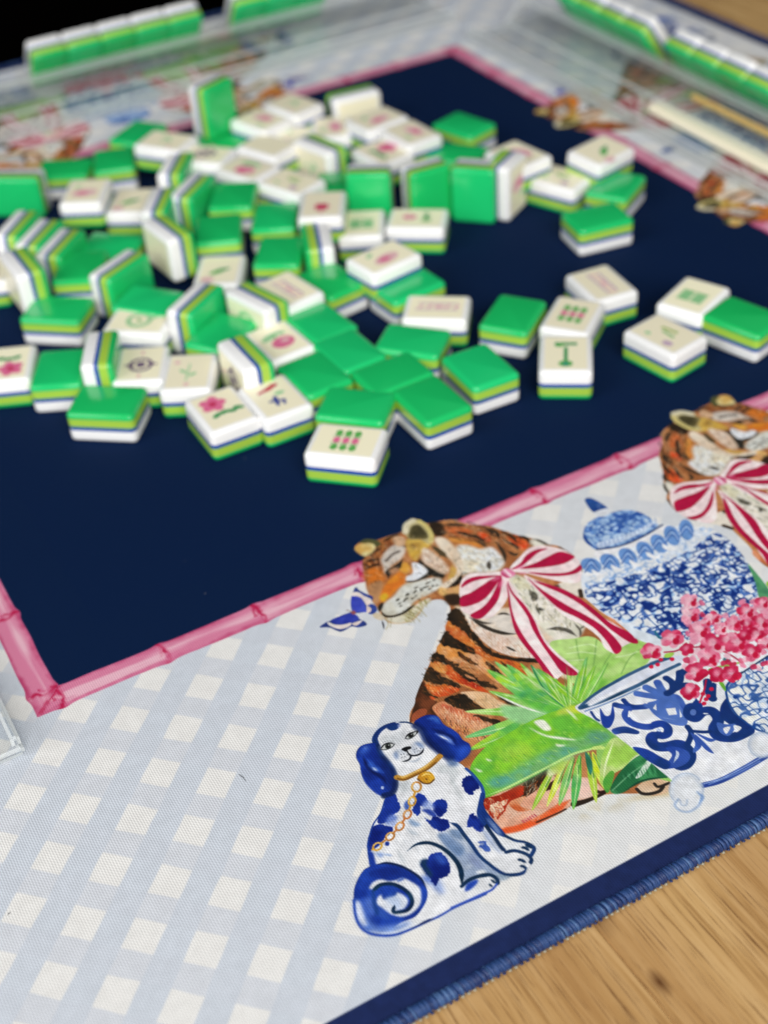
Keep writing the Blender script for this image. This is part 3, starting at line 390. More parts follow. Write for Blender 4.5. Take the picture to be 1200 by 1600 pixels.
    f('P2', [(905, 335), (950, 280), (962, 340), (1000, 392), (1060, 432), (1116, 462), (1050, 480), (960, 450), (905, 400)], (20, 46, 112), NVY); f('P2', [(880, 440), (940, 450), (1000, 450), (960, 520), (900, 500)], B2, MID); f('P2', [(920, 475), (965, 465), (940, 510)], WHT); f('P2', [(985, 455), (1035, 470), (1000, 500)], WHT); brush([(720, 492), (800, 498), (850, 492)], 2.6, NVY)
    for q in ([(715, 500), (770, 545), (782, 590), (740, 628), (730, 612), (745, 570)], [(740, 510), (800, 560), (862, 632), (800, 600)], [(750, 505), (830, 535), (876, 545), (830, 558)]): f('P2', q, B2, MID)
    brush([(820, 170), (830, 240), (860, 300)], 6, NVY); brush([(860, 190), (855, 300)], 4, NVY)
    # small lattice jar, feet and rod of the stand
    sj = [(940, 250), (945, 200), (1030, 130), (1200, 20), (1330, 0), (1400, 200), (1330, 480), (1200, 505), (1100, 465), (1010, 395), (950, 310)]
    f('P2', sj, (236, 236, 230), (226, 230, 236)); vermicelli(t, 'P2', sj, 13, .10, ((196, 214, 236), (40, 84, 160), (22, 66, 140)), 71); l('P2', [(1030, 130), (945, 205), (950, 300), (1010, 395), (1110, 468), (1200, 505)], 1.6, (24, 70, 140)); l('P2', [(1030, 130), (1200, 20)], 1.2, (24, 50, 90))
    l('P2', [(785, 830), (900, 800), (1040, 730), (1180, 648)], 4.6, (48, 78, 160), (36, 62, 140)); l('P2', [(800, 818), (910, 786), (1050, 716), (1170, 648)], .8, (150, 174, 220)); l('P2', [(830, 822), (1000, 756), (1150, 676)], .7, (120, 150, 210))
    for cx, cy, r in ((690, 855, 26), (1160, 575, 20)):
        d('P2', (cx, cy), r, (226, 228, 232), soft=2); a = np.linspace(-.4, 5.6, 24); l('P2', np.c_[cx + r * 4 * np.cos(a), cy + r * 3.8 * np.sin(a)], 1.3, (160, 178, 204), alpha=.75, soft=1.4); l('P2', np.c_[cx + r * 3.4 * np.cos(a + .5), cy + r * 3.3 * np.sin(a + .5)], 2, (198, 206, 220), alpha=.6, soft=2)
    f('P2', [(640, 890), (780, 880), (795, 930), (740, 985), (660, 985), (620, 950)], (228, 230, 234), soft=1.5); l('P2', [(640, 915), (618, 950), (650, 985), (710, 992), (770, 950), (785, 900), (760, 870)], 1.8, (150, 172, 204), alpha=.8, soft=1.3); l('P2', [(650, 920), (660, 950), (690, 950), (695, 920)], 1.3, (170, 186, 210), alpha=.8, soft=1.2); l('P2', [(765, 880), (792, 900), (770, 940)], 2.4, (110, 146, 200), alpha=.7, taper=.3, soft=1.5)
    # ---- orchid sprays
    for q in ([(1000, 800), (1010, 600), (1030, 430), (1100, 350)], [(380, 690), (600, 670), (800, 720), (960, 820)], [(230, 720), (330, 710), (400, 680)], [(600, 560), (800, 600), (1000, 640)], [(560, 1190), (600, 1080), (620, 980)]): l('F4', q, 1.3, (196, 30, 70), (170, 24, 60))
    l('F4', [(720, 860), (840, 840), (960, 810)], 1.6, (150, 190, 90)); f('F4', [(640, 880), (690, 865), (710, 890), (660, 915)], (76, 150, 50)); f('F4', [(740, 1000), (780, 1005), (805, 1060), (800, 1085), (760, 1040)], (110, 180, 60)); f('F4', [(405, 650), (500, 645), (440, 672)], (70, 150, 110)); f('F4', [(240, 735), (320, 725), (290, 765), (230, 770)], (160, 206, 80)); f('F4', [(790, 770), (850, 790), (830, 815), (780, 800)], (60, 120, 130)); f('F4', [(1070, 670), (1130, 650), (1140, 700), (1090, 700)], (24, 60, 60))
    pk = [((244, 200, 210), (236, 160, 182)), ((236, 156, 178), (224, 100, 134)), ((222, 84, 120), (202, 40, 84)), ((206, 40, 80), (184, 20, 62))]
    for i in range(120):
        x, y = PR.uniform(380, 1190), PR.uniform(220, 860)
        if y < 460 and x < 700 - (y - 200) * .3 and x > 600: continue
        if y < 330 and 640 < x < 900: continue
        if x > 300 + (y - 300) * -.2: f('F4', [(x, y), (x + PR.uniform(15, 60), y - 20), (x + 65, y + PR.uniform(5, 40)), (x + 15, y + 35)], [(200, 40, 80), (226, 100, 136), (236, 150, 176), (240, 190, 204), (232, 130, 160), (190, 24, 64)][i % 6], alpha=.85)
    for x, y, r, k in FLOWERS:
        r *= 1.3; a0 = PR.uniform(0, 6.3)
        for j in range(5):
            a = a0 + j * 1.257 + PR.normal(0, .15); px, py = x + .5 * r * math.cos(a), y + .42 * r * math.sin(a); kk = min(3, max(0, k + PR.randint(-1, 2)))
            w = .42 * r * PR.uniform(.85, 1.15); t2 = np.linspace(0, 6.28, 9)[:-1]; f('F4', np.c_[px + w * np.cos(t2) * PR.uniform(.8, 1.2, 8), py + w * .82 * np.sin(t2) * PR.uniform(.8, 1.2, 8)], pk[kk][0], pk[kk][1], 1.5)
            l('F4', [(x, y), ((x + px) / 2, (y + py) / 2), (px + .3 * r * math.cos(a), py + .25 * r * math.sin(a))], .8, pk[min(3, kk + 1)][1], alpha=.6, taper=.35)
        d('F4', (x - .1 * r, y - .1 * r), r / 6 * .33, pk[max(0, k - 2)][0], .75, 2.5); d('F4', (x + .3 * r, y + .22 * r), r / 6 * .26, (194, 24, 62)); d('F4', (x + .45 * r, y - .1 * r), r / 6 * .14, (196, 30, 70))
    for x, y in ((195, 790), (165, 835), (105, 855), (300, 785), (670, 1065), (700, 830), (600, 1200), (620, 1160), (590, 1110), (130, 760), (640, 1130)): d('F4', (x, y), 3.8, (206, 28, 66), squash=.8)
    # ---- spaniel
    D = outline(DOG)
    f('X', D, (226, 227, 230), (236, 236, 238))
    gry = (176, 184, 196)
    for q in ([(880, 560), (940, 520), (960, 620), (900, 700)], [(800, 520), (880, 540), (860, 600), (790, 580)], [(440, 680), (540, 660), (560, 720), (480, 760)], [(900, 640), (960, 720), (1000, 860), (940, 780)]): f('D1', q, (190, 196, 198), soft=3, alpha=.7)
    h('D1', [(760, 620), (960, 600), (1100, 800), (1000, 870), (800, 800)], 60, 40, 16, 1.3, [(204, 208, 212), (240, 240, 242)], .2, .6); h('D2', [(380, 450), (520, 300), (700, 330), (600, 500), (450, 560)], 55, 40, 16, 1.3, [(204, 208, 214), (240, 240, 242)], .2, .6)
    f('D4', [(150, 385), (250, 345), (350, 380), (420, 450), (520, 580), (640, 690), (770, 765), (720, 812), (660, 770), (600, 758), (500, 780), (395, 838), (372, 760), (340, 650), (280, 560), (200, 470)], (150, 166, 192), (186, 196, 212), 1.6, soft=1.5)
    f('D4', [(145, 390), (230, 380), (290, 420), (390, 500), (380, 570), (330, 590), (240, 520), (180, 450)], (104, 130, 168), (130, 152, 186), soft=1.5); f('D4', [(260, 345), (350, 350), (380, 440), (330, 430), (270, 400)], (120, 144, 178), soft=1.5); f('D4', [(430, 560), (520, 620), (580, 700), (480, 680)], (128, 142, 180), soft=3, alpha=.8); f('D4', [(500, 740), (560, 720), (600, 740), (540, 760)], (220, 224, 230), soft=1)
    f('D4', [(700, 760), (830, 775), (740, 815)], (140, 158, 176), soft=1.5)
    sp = lambda c, q: f(c, q, (24, 50, 146), (12, 30, 112), 1.4, ragged=.8)
    sp('D1', [(1000, 640), (1050, 615), (1110, 632), (1140, 680), (1130, 722), (1100, 742), (1085, 785), (1040, 770), (1010, 732), (998, 690)]); sp('D2', [(340, 30), (420, 10), (450, 70), (472, 130), (440, 165), (402, 190), (400, 230), (350, 252), (290, 262), (280, 200), (325, 130)]); f('D2', [(380, 190), (440, 200), (420, 280), (340, 270)], (110, 136, 206), (200, 208, 230), soft=2)
    sp('D2', [(235, 290), (300, 265), (402, 300), (390, 335), (330, 390), (290, 440), (230, 492), (194, 480), (194, 400), (215, 340)]); sp('D2', [(600, 15), (650, 5), (700, 60), (690, 112), (640, 112), (645, 160), (612, 196), (572, 150), (580, 100)]); sp('D2', [(750, 80), (820, 50), (862, 90), (868, 140), (830, 190), (800, 206), (756, 160), (740, 120)]); sp('D2', [(680, 215), (720, 232), (750, 190), (800, 212), (862, 225), (890, 290), (860, 312), (820, 328), (790, 320), (740, 290), (700, 250)])
    f('D2', [(690, 60), (750, 100), (740, 160), (680, 150), (650, 120)], (150, 168, 216), (226, 228, 236), 1.6, soft=2, alpha=.8); f('D2', [(650, 145), (720, 140), (780, 190), (740, 200), (680, 165)], (46, 70, 160), soft=1); f('D2', [(500, 90), (540, 60), (545, 140), (510, 140)], (70, 100, 180), soft=1); f('D2', [(540, 220), (590, 240), (640, 272), (590, 285), (550, 260)], (140, 166, 200), soft=1.5); f('D2', [(520, 290), (560, 320), (620, 355), (560, 345)], (176, 188, 200), soft=2)
    f('D2', [(250, 505), (330, 520), (300, 550), (270, 530)], (130, 156, 208), soft=1.5); l('D2', [(330, 520), (400, 535)], 2, (170, 188, 220), taper=.3, soft=1.5); d('D2', (355, 432), 3.6, (24, 50, 140)); l('D2', [(440, 480), (480, 560), (500, 600)], 3, (206, 210, 214), taper=.3, soft=2.5)
    sp('D4', [(440, 205), (482, 195), (520, 230), (562, 262), (582, 320), (560, 366), (510, 355), (470, 320), (428, 322), (424, 285)]); f('D4', [(520, 458), (592, 450), (602, 482), (632, 512), (636, 546), (592, 548), (560, 520), (528, 502), (545, 480)], (56, 88, 176), (84, 112, 190)); f('D4', [(545, 470), (575, 470), (560, 490)], (210, 216, 230), soft=1)
    f('D2', [(640, 740), (700, 700), (800, 740), (835, 840), (800, 850), (740, 790)], (60, 96, 190), (150, 172, 220), 1.5, soft=4); sp('D2', [(700, 560), (722, 520), (800, 508), (862, 550), (892, 622), (880, 692), (830, 722), (800, 740), (770, 800), (740, 760), (700, 700), (660, 650), (640, 610), (655, 570)]); f('D2', [(635, 595), (665, 562), (700, 570), (690, 610), (740, 690), (720, 720), (670, 660)], (20, 50, 84), soft=1.5); f('D2', [(760, 530), (830, 540), (860, 600), (800, 600)], (48, 84, 180), soft=3)
    # tail
    f('D3', [(215, 185), (330, 158), (440, 174), (540, 218), (640, 290), (692, 380), (695, 460), (655, 545), (590, 620), (470, 670), (360, 740), (240, 750), (150, 705), (95, 610), (72, 480), (75, 380), (110, 290), (160, 215)], (30, 66, 168), (20, 48, 140), 1.5)
    f('D3', [(75, 480), (130, 520), (180, 610), (260, 700), (420, 690), (560, 660), (440, 760), (300, 770), (170, 735), (90, 610)], (120, 150, 214), (90, 124, 202), 1.4, soft=4); f('D3', [(85, 490), (125, 500), (165, 640), (180, 700), (120, 660), (90, 580)], (214, 220, 236), soft=2.5); f('D3', [(200, 735), (330, 755), (440, 735), (560, 690), (430, 765), (280, 765)], (226, 230, 238), soft=1.5)
    f('D3', [(150, 480), (240, 460), (260, 600), (200, 600)], (84, 116, 196), soft=4, alpha=.8); f('D3', [(200, 240), (330, 190), (480, 220), (400, 280), (280, 270)], (18, 40, 124), soft=4)
    f('D3', [(204, 365), (240, 320), (300, 300), (370, 314), (430, 306), (490, 288), (570, 325), (630, 370), (645, 430), (640, 500), (605, 555), (540, 602), (470, 618), (400, 600), (375, 585), (440, 580), (520, 570), (565, 525), (570, 460), (530, 400), (470, 360), (390, 336), (310, 340), (250, 370), (215, 385)], (230, 231, 236), soft=.8); f('D3', [(440, 310), (490, 285), (500, 300), (450, 320)], (60, 90, 170), soft=1)
    f('D3', [(265, 500), (300, 430), (440, 410), (530, 470), (505, 545), (440, 565), (400, 595), (330, 560)], (228, 230, 236), (206, 214, 230), 1.3, soft=1); f('D3', [(300, 370), (420, 372), (436, 425), (400, 450), (330, 472), (305, 430)], (26, 60, 156), (50, 90, 180), soft=1); f('D3', [(250, 540), (300, 540), (360, 600), (380, 640), (290, 620)], (44, 80, 170), soft=2); f('D3', [(330, 460), (440, 450), (470, 510), (440, 560), (400, 520)], (180, 196, 224), soft=2, alpha=.8)
    l('D3', [(225, 410), (290, 350), (390, 338), (480, 372), (548, 430), (568, 500), (530, 560), (460, 578), (408, 574), (420, 515)], (3.2, 2.8), (22, 54, 84), (12, 34, 70), taper=.05); l('D3', [(235, 410), (245, 500), (270, 590)], 3, (24, 60, 130), soft=2, alpha=.8)
    l('D3', [(250, 180), (340, 160), (440, 176), (540, 220), (640, 292), (690, 380)], 2., (20, 36, 76), taper=.2); f('D2', [(192, 500), (235, 510), (262, 610), (300, 640), (215, 640), (205, 580)], (24, 56, 156), soft=.8)
    # outlines
    E, K = (22, 52, 92), (16, 44, 74)
    l('D3', [(70, 470), (84, 600), (120, 690), (180, 745), (260, 770), (360, 776), (450, 762), (560, 720), (700, 655), (800, 610), (900, 552), (1010, 500), (1120, 455), (1200, 420)], (2., 1.2), (40, 74, 168), (60, 90, 180)); l('D3', [(560, 718), (700, 650), (760, 630)], 1.8, (40, 56, 110), taper=.4)
    l('D2', [(335, 60), (300, 170), (238, 262), (203, 370), (190, 440), (196, 500), (210, 600)], 1.3, (28, 62, 156))
    l('D2', [(525, 495), (600, 440), (700, 424), (800, 455), (890, 520), (950, 590), (982, 660), (990, 730), (993, 795)], (2.4, 4.2), K, (10, 36, 60), taper=.18); l('D2', [(990, 795), (1040, 750), (1110, 716), (1200, 702)], 2.8, K, E)
    l('D4', [(375, 870), (430, 822), (520, 782), (610, 765), (675, 785), (708, 828), (690, 865)], 3., K, E, taper=.1); f('D4', [(400, 920), (420, 850), (510, 810), (515, 845), (450, 905)], (36, 70, 170), soft=1); l('D4', [(640, 808), (690, 850)], 1.7, K, taper=.3); l('D4', [(622, 850), (660, 882)], 1.7, K, taper=.3); l('D4', [(700, 850), (650, 905), (560, 945), (440, 1000), (270, 1075)], 1.4, (60, 90, 190))
    l('D4', [(255, 275), (330, 310), (390, 390), (460, 480), (530, 582), (620, 662), (720, 735), (800, 765), (930, 752), (985, 700)], (3.2, 2.2), (22, 54, 110), E, taper=.08)
    f('D4', [(560, 60), (590, 150), (660, 240), (745, 340), (810, 420), (770, 415), (700, 385), (640, 330), (590, 280), (545, 200), (520, 150)], (40, 78, 160), (20, 50, 120)); f('D4', [(600, 230), (680, 300), (740, 390), (700, 370)], (150, 170, 204), soft=2); l('D4', [(540, 190), (600, 310), (680, 425), (740, 510), (790, 555)], 3., (20, 44, 84), (16, 38, 70), taper=.15); f('D4', [(560, 330), (620, 380), (720, 530), (760, 580), (680, 530), (600, 430)], (150, 166, 200), (190, 200, 220), soft=2.5)
    l('D4', [(785, 555), (860, 540), (950, 562), (1000, 590), (1022, 620), (1015, 650)], 2.8, E, (16, 40, 84)); l('D4', [(780, 400), (870, 442), (960, 458), (1030, 492), (1048, 525), (1022, 578)], 2.7, (26, 60, 120), E)
    for q in ([(925, 510), (965, 515), (1005, 545)], [(890, 622), (930, 630), (975, 655)], [(910, 682), (950, 690), (975, 715)], [(960, 480), (1000, 500), (1040, 520)]): l('D4', q, 2.4, E, K, taper=.25)
    l('D1', [(1176, 800), (1172, 745), (1150, 690), (1090, 612), (1030, 555)], 2.4, (30, 64, 150), (40, 80, 160)); l('D2', [(1170, 10), (1150, 100), (1140, 180), (1180, 260)], 3.4, (36, 72, 160), (24, 56, 130))
    # head
    f('D1', [(300, 300), (420, 250), (520, 220), (500, 300), (450, 350), (340, 330)], (196, 200, 204), soft=4, alpha=.75)
    l('D1', [(262, 352), (250, 295), (285, 235), (345, 192), (410, 172)], (4.2, 3.4), (24, 48, 116), NVY); f('D1', [(350, 195), (400, 172), (458, 170), (446, 215), (400, 232), (365, 222)], (18, 40, 110), NVY); f('D1', [(445, 180), (470, 180), (455, 212)], (150, 160, 200), soft=1); l('D1', [(450, 162), (520, 158), (590, 180)], 1.8, (26, 56, 104), taper=.2)
    for i, q in enumerate(EARS):
        f('D1', q, (26, 58, 160), (18, 42, 130), 1.3)
    l('D1', [(275, 360), (300, 430), (370, 515), (412, 590), (425, 690), (400, 760), (330, 785)], (3.5, 4.5), (14, 30, 74), NVY, soft=1.6, alpha=.85); f('D1', [(280, 420), (370, 520), (410, 600), (425, 700), (380, 770), (340, 640)], (14, 30, 84), soft=5, alpha=.75)
    l('D1', [(150, 455), (180, 520), (240, 585), (320, 640), (345, 690)], 3., (12, 26, 84), taper=.25, soft=2); l('D1', [(190, 480), (240, 545), (320, 590)], 4, (48, 90, 190), taper=.3, soft=3); f('D1', [(110, 420), (150, 380), (210, 365), (190, 410), (140, 440)], (50, 90, 190), soft=4); l('D1', [(225, 545), (275, 578)], 2, (170, 190, 230), taper=.35, soft=1.6); d('D1', (315, 720), 2.6, (180, 196, 232)); d('D1', (170, 380), 2, (120, 150, 214), soft=2)
    l('D1', [(600, 190), (660, 240), (700, 320), (790, 395), (890, 470)], 6, (14, 36, 98), (10, 28, 84), soft=3, alpha=.85); l('D1', [(740, 215), (820, 255), (900, 290), (950, 350)], 3.4, (12, 30, 96), taper=.25, soft=2); l('D1', [(770, 260), (860, 300), (920, 350)], 3.2, (110, 140, 214), taper=.3, soft=2.5); l('D1', [(790, 270), (880, 315)], 1.2, (226, 232, 244), taper=.4); f('D1', [(800, 310), (900, 400), (940, 440), (860, 420)], (12, 34, 100), soft=4, alpha=.8); f('D1', [(960, 380), (1040, 360), (1050, 420), (980, 460)], (40, 80, 190), soft=4); l('D1', [(700, 130), (760, 130), (800, 170)], 3, (56, 100, 190), taper=.3, soft=3); f('D1', [(880, 480), (960, 500), (950, 530), (880, 530)], (100, 126, 170), soft=3)
    for pts, cx, cy in (([(298, 392), (328, 352), (370, 337), (418, 346), (396, 372), (345, 394)], 362, 365), ([(508, 298), (540, 260), (614, 236), (594, 272), (545, 302)], 557, 272)):
        f('D1', pts, (214, 216, 214)); d('D1', (cx, cy), 4.7, (52, 58, 52)); d('D1', (cx, cy), 2.6, (18, 18, 20)); d('D1', (cx + 6, cy - 8), .9, (220, 224, 224))
        l('D1', pts[:4], 1., (24, 26, 30), taper=.15); l('D1', pts[3:] + pts[:1], .65, (40, 44, 48)); l('D1', [(p[0] - 10, p[1] - 18) for p in pts[1:4]], .5, (120, 126, 130), alpha=.7)
    f('D1', [(408, 440), (430, 400), (470, 390), (520, 420), (545, 450), (520, 485), (470, 490), (425, 480)], (186, 194, 206), (222, 224, 228), 1.3, soft=1.5); f('D1', [(410, 440), (430, 405), (450, 440), (440, 480)], (130, 150, 186), soft=2.5); f('D1', [(560, 380), (590, 330), (640, 335), (672, 380), (650, 425), (600, 438), (560, 425)], (180, 190, 206), (220, 222, 228), 1.3, soft=1.5); f('D1', [(590, 335), (640, 335), (670, 380), (630, 370)], (120, 142, 182), soft=2.5)
    f('D1', [(476, 392), (500, 374), (550, 366), (560, 384), (528, 398), (518, 412), (492, 404)], (20, 22, 26)); l('D1', [(520, 400), (535, 425), (545, 440)], 1., (26, 30, 36)); l('D1', [(548, 425), (555, 460), (530, 485), (478, 497)], 1.3, (28, 32, 40), taper=.2); l('D1', [(540, 425), (570, 445), (620, 438), (652, 415), (668, 380)], 1.4, (28, 32, 40), taper=.2); l('D1', [(540, 495), (600, 490), (650, 450)], 1.6, (190, 198, 210), taper=.3, soft=1.5)
    for x, y in ((475, 435), (498, 430), (480, 460), (505, 455), (525, 440), (585, 395), (605, 385), (590, 415), (618, 405), (640, 385), (635, 405)): d('D1', (x, y), .75, (40, 44, 54))
    l('D1', [(438, 630), (500, 638), (600, 595), (690, 548), (760, 492), (805, 448)], 4.3, (196, 144, 58), (176, 122, 44)); l('D1', [(445, 642), (505, 650), (605, 608), (700, 560), (770, 505)], 1.3, (120, 78, 26), soft=1.); l('D1', [(450, 618), (500, 624), (590, 585), (680, 538), (790, 450)], 1.2, (236, 200, 120), soft=1.2, taper=.2)
    f('D1', [(612, 640), (630, 605), (680, 580), (730, 590), (762, 635), (740, 668), (695, 684), (650, 672)], (216, 164, 46), (190, 130, 34)); l('D1', [(615, 645), (660, 678), (715, 682), (755, 650)], 1.1, (96, 60, 20)); l('D1', [(640, 625), (690, 600), (730, 612)], 1.4, (240, 206, 110), taper=.3); l('D1', [(680, 640), (700, 650)], 1.2, (110, 70, 24), taper=.3)
    ch = [survey('D1', [(605, 712)])[0]] + [survey('D2', [p])[0] for p in ((568, 70), (528, 182), (463, 284), (380, 370), (272, 456))]
    for i, c in enumerate(ch):
        n = ch[i + 1] if i < 5 else survey('D2', [(200, 500)])[0]; v = n - c; v = v / np.hypot(*v); s = np.array([-v[1], v[0]]); a = np.linspace(0, 2 * math.pi, 15); rl, rw = (7.2, 5.2) if i else (7.6, 7)
        q = c + np.outer(np.cos(a), v) * rl + np.outer(np.sin(a), s) * rw; col = [(206, 150, 60), (210, 158, 58), (190, 112, 56), (196, 120, 58), (196, 130, 56), (222, 170, 60)][i]
        l('X', q, 1.45, col, (176, 110, 44)); l('X', q[2:7], .55, (246, 214, 140)); l('X', [c + v * (rl - .5), n - v * (rl - 1)], 1.5, col, sm=False)
    l('D2', [(590, 0), (580, 30)], 1.4, (206, 150, 60), sm=False)
    return t
def print_strip():
    """the whole printed border of one side, seen square on: rows run from the hem (v < 0) to the navy field"""
    W, Hh = int((PU1 - PU0) * PS), int((PV1 - PV0) * PS); f4 = np.float32
    u = (PU0 + (np.arange(W) + .5) / PS).astype(f4)[None]; v = (PV0 + (np.arange(Hh) + .5) / PS).astype(f4)[:, None]
    # gingham, woven on the bias
    i_ = (u - .8241) - (v + 1.4658); j_ = -(u - .8241) - (v + 1.4658); r2 = np.float32(math.sqrt(.5)); wob = (value_noise(Hh, W, 40, 2, 91).astype(f4) - .5) * .03
    a = np.abs((i_ * r2 + .5) % 1 - .5) + wob; b = np.abs((j_ * r2 + .5) % 1 - .5) - wob
    A = np.clip((a - .262) * 34 + .5, 0, 1); B = np.clip((b - .272) * 34 + .5, 0, 1)
    n = value_noise(Hh, W, 150, 3, 92).astype(f4); fade = np.clip(1.15 - np.clip(u - 3.2, 0, 9) * .12 + (np.clip(-v - 4, 0, 4)) * -.05 * np.clip(u - 1, 0, 3) + (n - .5) * .5, .28, 1); fade = np.where(v > -3.2, np.maximum(fade, .62), fade)
    fade = np.where(u > MC, fade[:, np.clip(((2 * MC - u[0] - PU0) * PS).astype(int), 0, W - 1)], fade)
    base = np.empty((Hh, W, 3), f4); base[:] = (.915, .906, .890)
    base = base + sum((m * fade)[..., None] * (np.array(c, f4) - base) for m, c in ((B * (1 - A), (.832, .842, .864)), (A * (1 - B), (.808, .830, .862)), (A * B, (.806, .826, .858))))
    base *= 1 + (value_noise(Hh, W, 14, 3, 93).astype(f4) - .5)[..., None] * .05
    base[(v > -.03) & (u > -.03) & (u < FL + .03)] = NAVY
    # bamboo bar
    for vert in (0,):
        s, w = (u, v) if vert == 0 else ((v, u) if vert == 1 else (v, FL - u))
        joints = np.array([-.05, 1.95, 3.9, 6.0, 8.1, 10.2, 12.3, 14.4, 16.6, 18.9, 21.2]); jd = np.min(np.abs(s[..., None] - joints), -1)
        seg = np.searchsorted(joints, s[0])[None] ; sr = np.random.RandomState(5).rand(20)[np.clip(seg, 0, 19)]; wv = value_noise(Hh, W, 70, 3, 99).astype(f4) - .5
        half = .268 + .042 * np.exp(-(jd / .13) ** 2) + .03 * wv; x = (w + .27 + .05 * (value_noise(Hh, W, 120, 2, 89).astype(f4) - .5)) / half
        m = np.clip((1 - np.abs(x)) * half * PS * .7, 0, 1) * (s > -.66) * (s < FL + .66)
        if vert: m = m * (s < -np.abs(w) * 0 + PV1)
        st = value_noise(Hh, W, 10, 3, 94 + vert, (1.2, 14) if vert == 0 else (14, 1.2)).astype(f4); sm = value_noise(Hh, W, 16, 3, 97).astype(f4)
        c = np.empty((Hh, W, 3), f4); c[:] = (.850, .500, .625)
        k = np.clip((np.abs(x) - .45) * 1.3 + (st - .5) * 1.9 + (sm - .5) * .8, 0, 1)[..., None]; c = c * (1 - k) + np.array((.745, .27, .44), f4) * k
        k = np.clip(.55 + .6 * sr - np.abs(x - .3 + .5 * sr) * 1.6 + (st - .5) * 2.6 + wv * .8, 0, 1)[..., None] * .9; c = c * (1 - k) + np.array((.925, .74, .79) if vert != 1 else (.90, .80, .76), f4) * k
        wob2 = (sm - .5) * .16; sd = s[..., None] - joints; sd = np.take_along_axis(sd, np.argmin(np.abs(sd), -1)[..., None], -1)[..., 0]; k = np.clip((np.exp(-((sd - .05 + .09 * x * x + wob2) / .045) ** 2) + .7 * np.exp(-((sd + .07 - .05 * x + wob2) / .03) ** 2) * (x > -.2)) * np.clip(.8 + (sm - .5) * 3, .3, 1), 0, 1)[..., None]; c = c * (1 - k) + np.array((.735, .12, .30), f4) * k
        if vert == 0: dg = np.minimum(np.abs(u - v), np.abs(FL - u - v)) * (v < .05); k = (np.exp(-((dg + wob2 * .6) / .07) ** 2) * (v < .0) * np.clip(.7 + (sm - .5) * 3, .2, 1))[..., None]; c = c * (1 - k) + np.array((.735, .12, .30), f4) * k
        if vert == 0: m = m * ((v <= u + .0) & (v <= FL - u))
        m = m[..., None]; base = base * (1 - m) + c * m
    band = np.clip((-8.40 - v) * PS * .6 + .5, 0, 1)[..., None]; bc = np.array((.115, .165, .335), f4) * (1 + (value_noise(Hh, W, 12, 3, 98).astype(f4) - .5)[..., None] * .2)
    T, Rr = paint_tiger(), paint_rest()
    def over(dst, L, mirror, lim):
        w = L.w; rgb, al = L.rgb.astype(f4), L.a.astype(f4)
        if mirror:
            c0 = int(round((2 * MC - PU0 * 2) * PS)); cols = c0 - np.arange(w) - 1; ok = (cols >= 0) & (cols < W)
        else: cols = np.arange(w); ok = cols < W
        if lim is not None: ok &= (cols >= lim[0]) & (cols < lim[1])
        cc = cols[ok]; al = al[:, ok][..., None]; dst[:, cc] = dst[:, cc] * (1 - al) + rgb[:, ok] * al
    cut = int((12.75 - PU0) * PS)
    over(base, T, False, None); over(base, T, True, None); over(base, Rr, False, (0, cut)); over(base, Rr, True, (cut, W))
    base = base * (1 - band) + bc * band
    return np.clip(base, 0, 1)
NAVY = (.018, .112, .252)
# ---------------------------------------------------------------- helpers
def lin(r, g, b):
    f = lambda c: (c / 255 / 12.92) if c / 255 <= .04045 else ((c / 255 + .055) / 1.055) ** 2.4
    return (f(r), f(g), f(b), 1)
def mat(name, col, rough=.5, **kw):
    m = bpy.data.materials.new(name); m.use_nodes = True; b = m.node_tree.nodes['Principled BSDF']
    b.inputs['Base Color'].default_value = col; b.inputs['Roughness'].default_value = rough
    for k, v in kw.items(): b.inputs[k.replace('_', ' ')].default_value = v
    return m
def N(m, kind, **kw):
    n = m.node_tree.nodes.new(kind)
    for k, v in kw.items():
        if hasattr(n, k): setattr(n, k, v)
        else: n.inputs[k.replace('_', ' ')].default_value = v
    return n
def L(m, a, b): m.node_tree.links.new(a, b)
def BS(m): return m.node_tree.nodes['Principled BSDF']
def math_node(m, op, a, b=None):
    n = m.node_tree.nodes.new('ShaderNodeMath'); n.operation = op
    for i, x in enumerate((a, b)):
        if x is None: continue
        if isinstance(x, (int, float)): n.inputs[i].default_value = x
        else: L(m, x, n.inputs[i])
    return n.outputs[0]
def link(name, me, parent=None):
    o = bpy.data.objects.new(name, me); COL.objects.link(o)
    if parent is not None: o.parent = parent
    return o
def pydata(name, vs, fs, mats, mi=None, smooth=False):
    me = bpy.data.meshes.new(name); me.from_pydata(vs, [], fs)
    for m in (mats if isinstance(mats, (list, tuple)) else [mats]): me.materials.append(m)
    if mi is not None: me.polygons.foreach_set('material_index', mi)
    if smooth: me.polygons.foreach_set('use_smooth', [True] * len(me.polygons))
    me.update(); return me
def tag(o, label=None, cat=None, group=None, kind=None):
    for k, v in (('label', label), ('category', cat), ('group', group), ('kind', kind)):
        if v: o[k] = v
    return o
def empty(name, loc):
    o = bpy.data.objects.new(name, None); COL.objects.link(o); o.location = loc; o.empty_display_size = .02; return o
def box_mesh(name, lo, hi, m, bev=0):
    bm = bmesh.new(); bmesh.ops.create_cube(bm, size=1)
    for v in bm.verts: v.co = Vector([lo[i] + (v.co[i] + .5) * (hi[i] - lo[i]) for i in range(3)])
    if bev: bmesh.ops.bevel(bm, geom=bm.edges[:], offset=bev, segments=2, affect='EDGES')
    me = bpy.data.meshes.new(name); bm.to_mesh(me); bm.free(); me.materials.append(m); return me
def at(x, y, z=0):
    """a survey point of the photograph -> the point of the scene at height z (print units)"""
    d = c_right * ((x - 600) / 2187.85) + c_down * ((y - 800) / 2187.85) + c_fwd
    return CAM + d * ((z - CAM.z) / d.z)
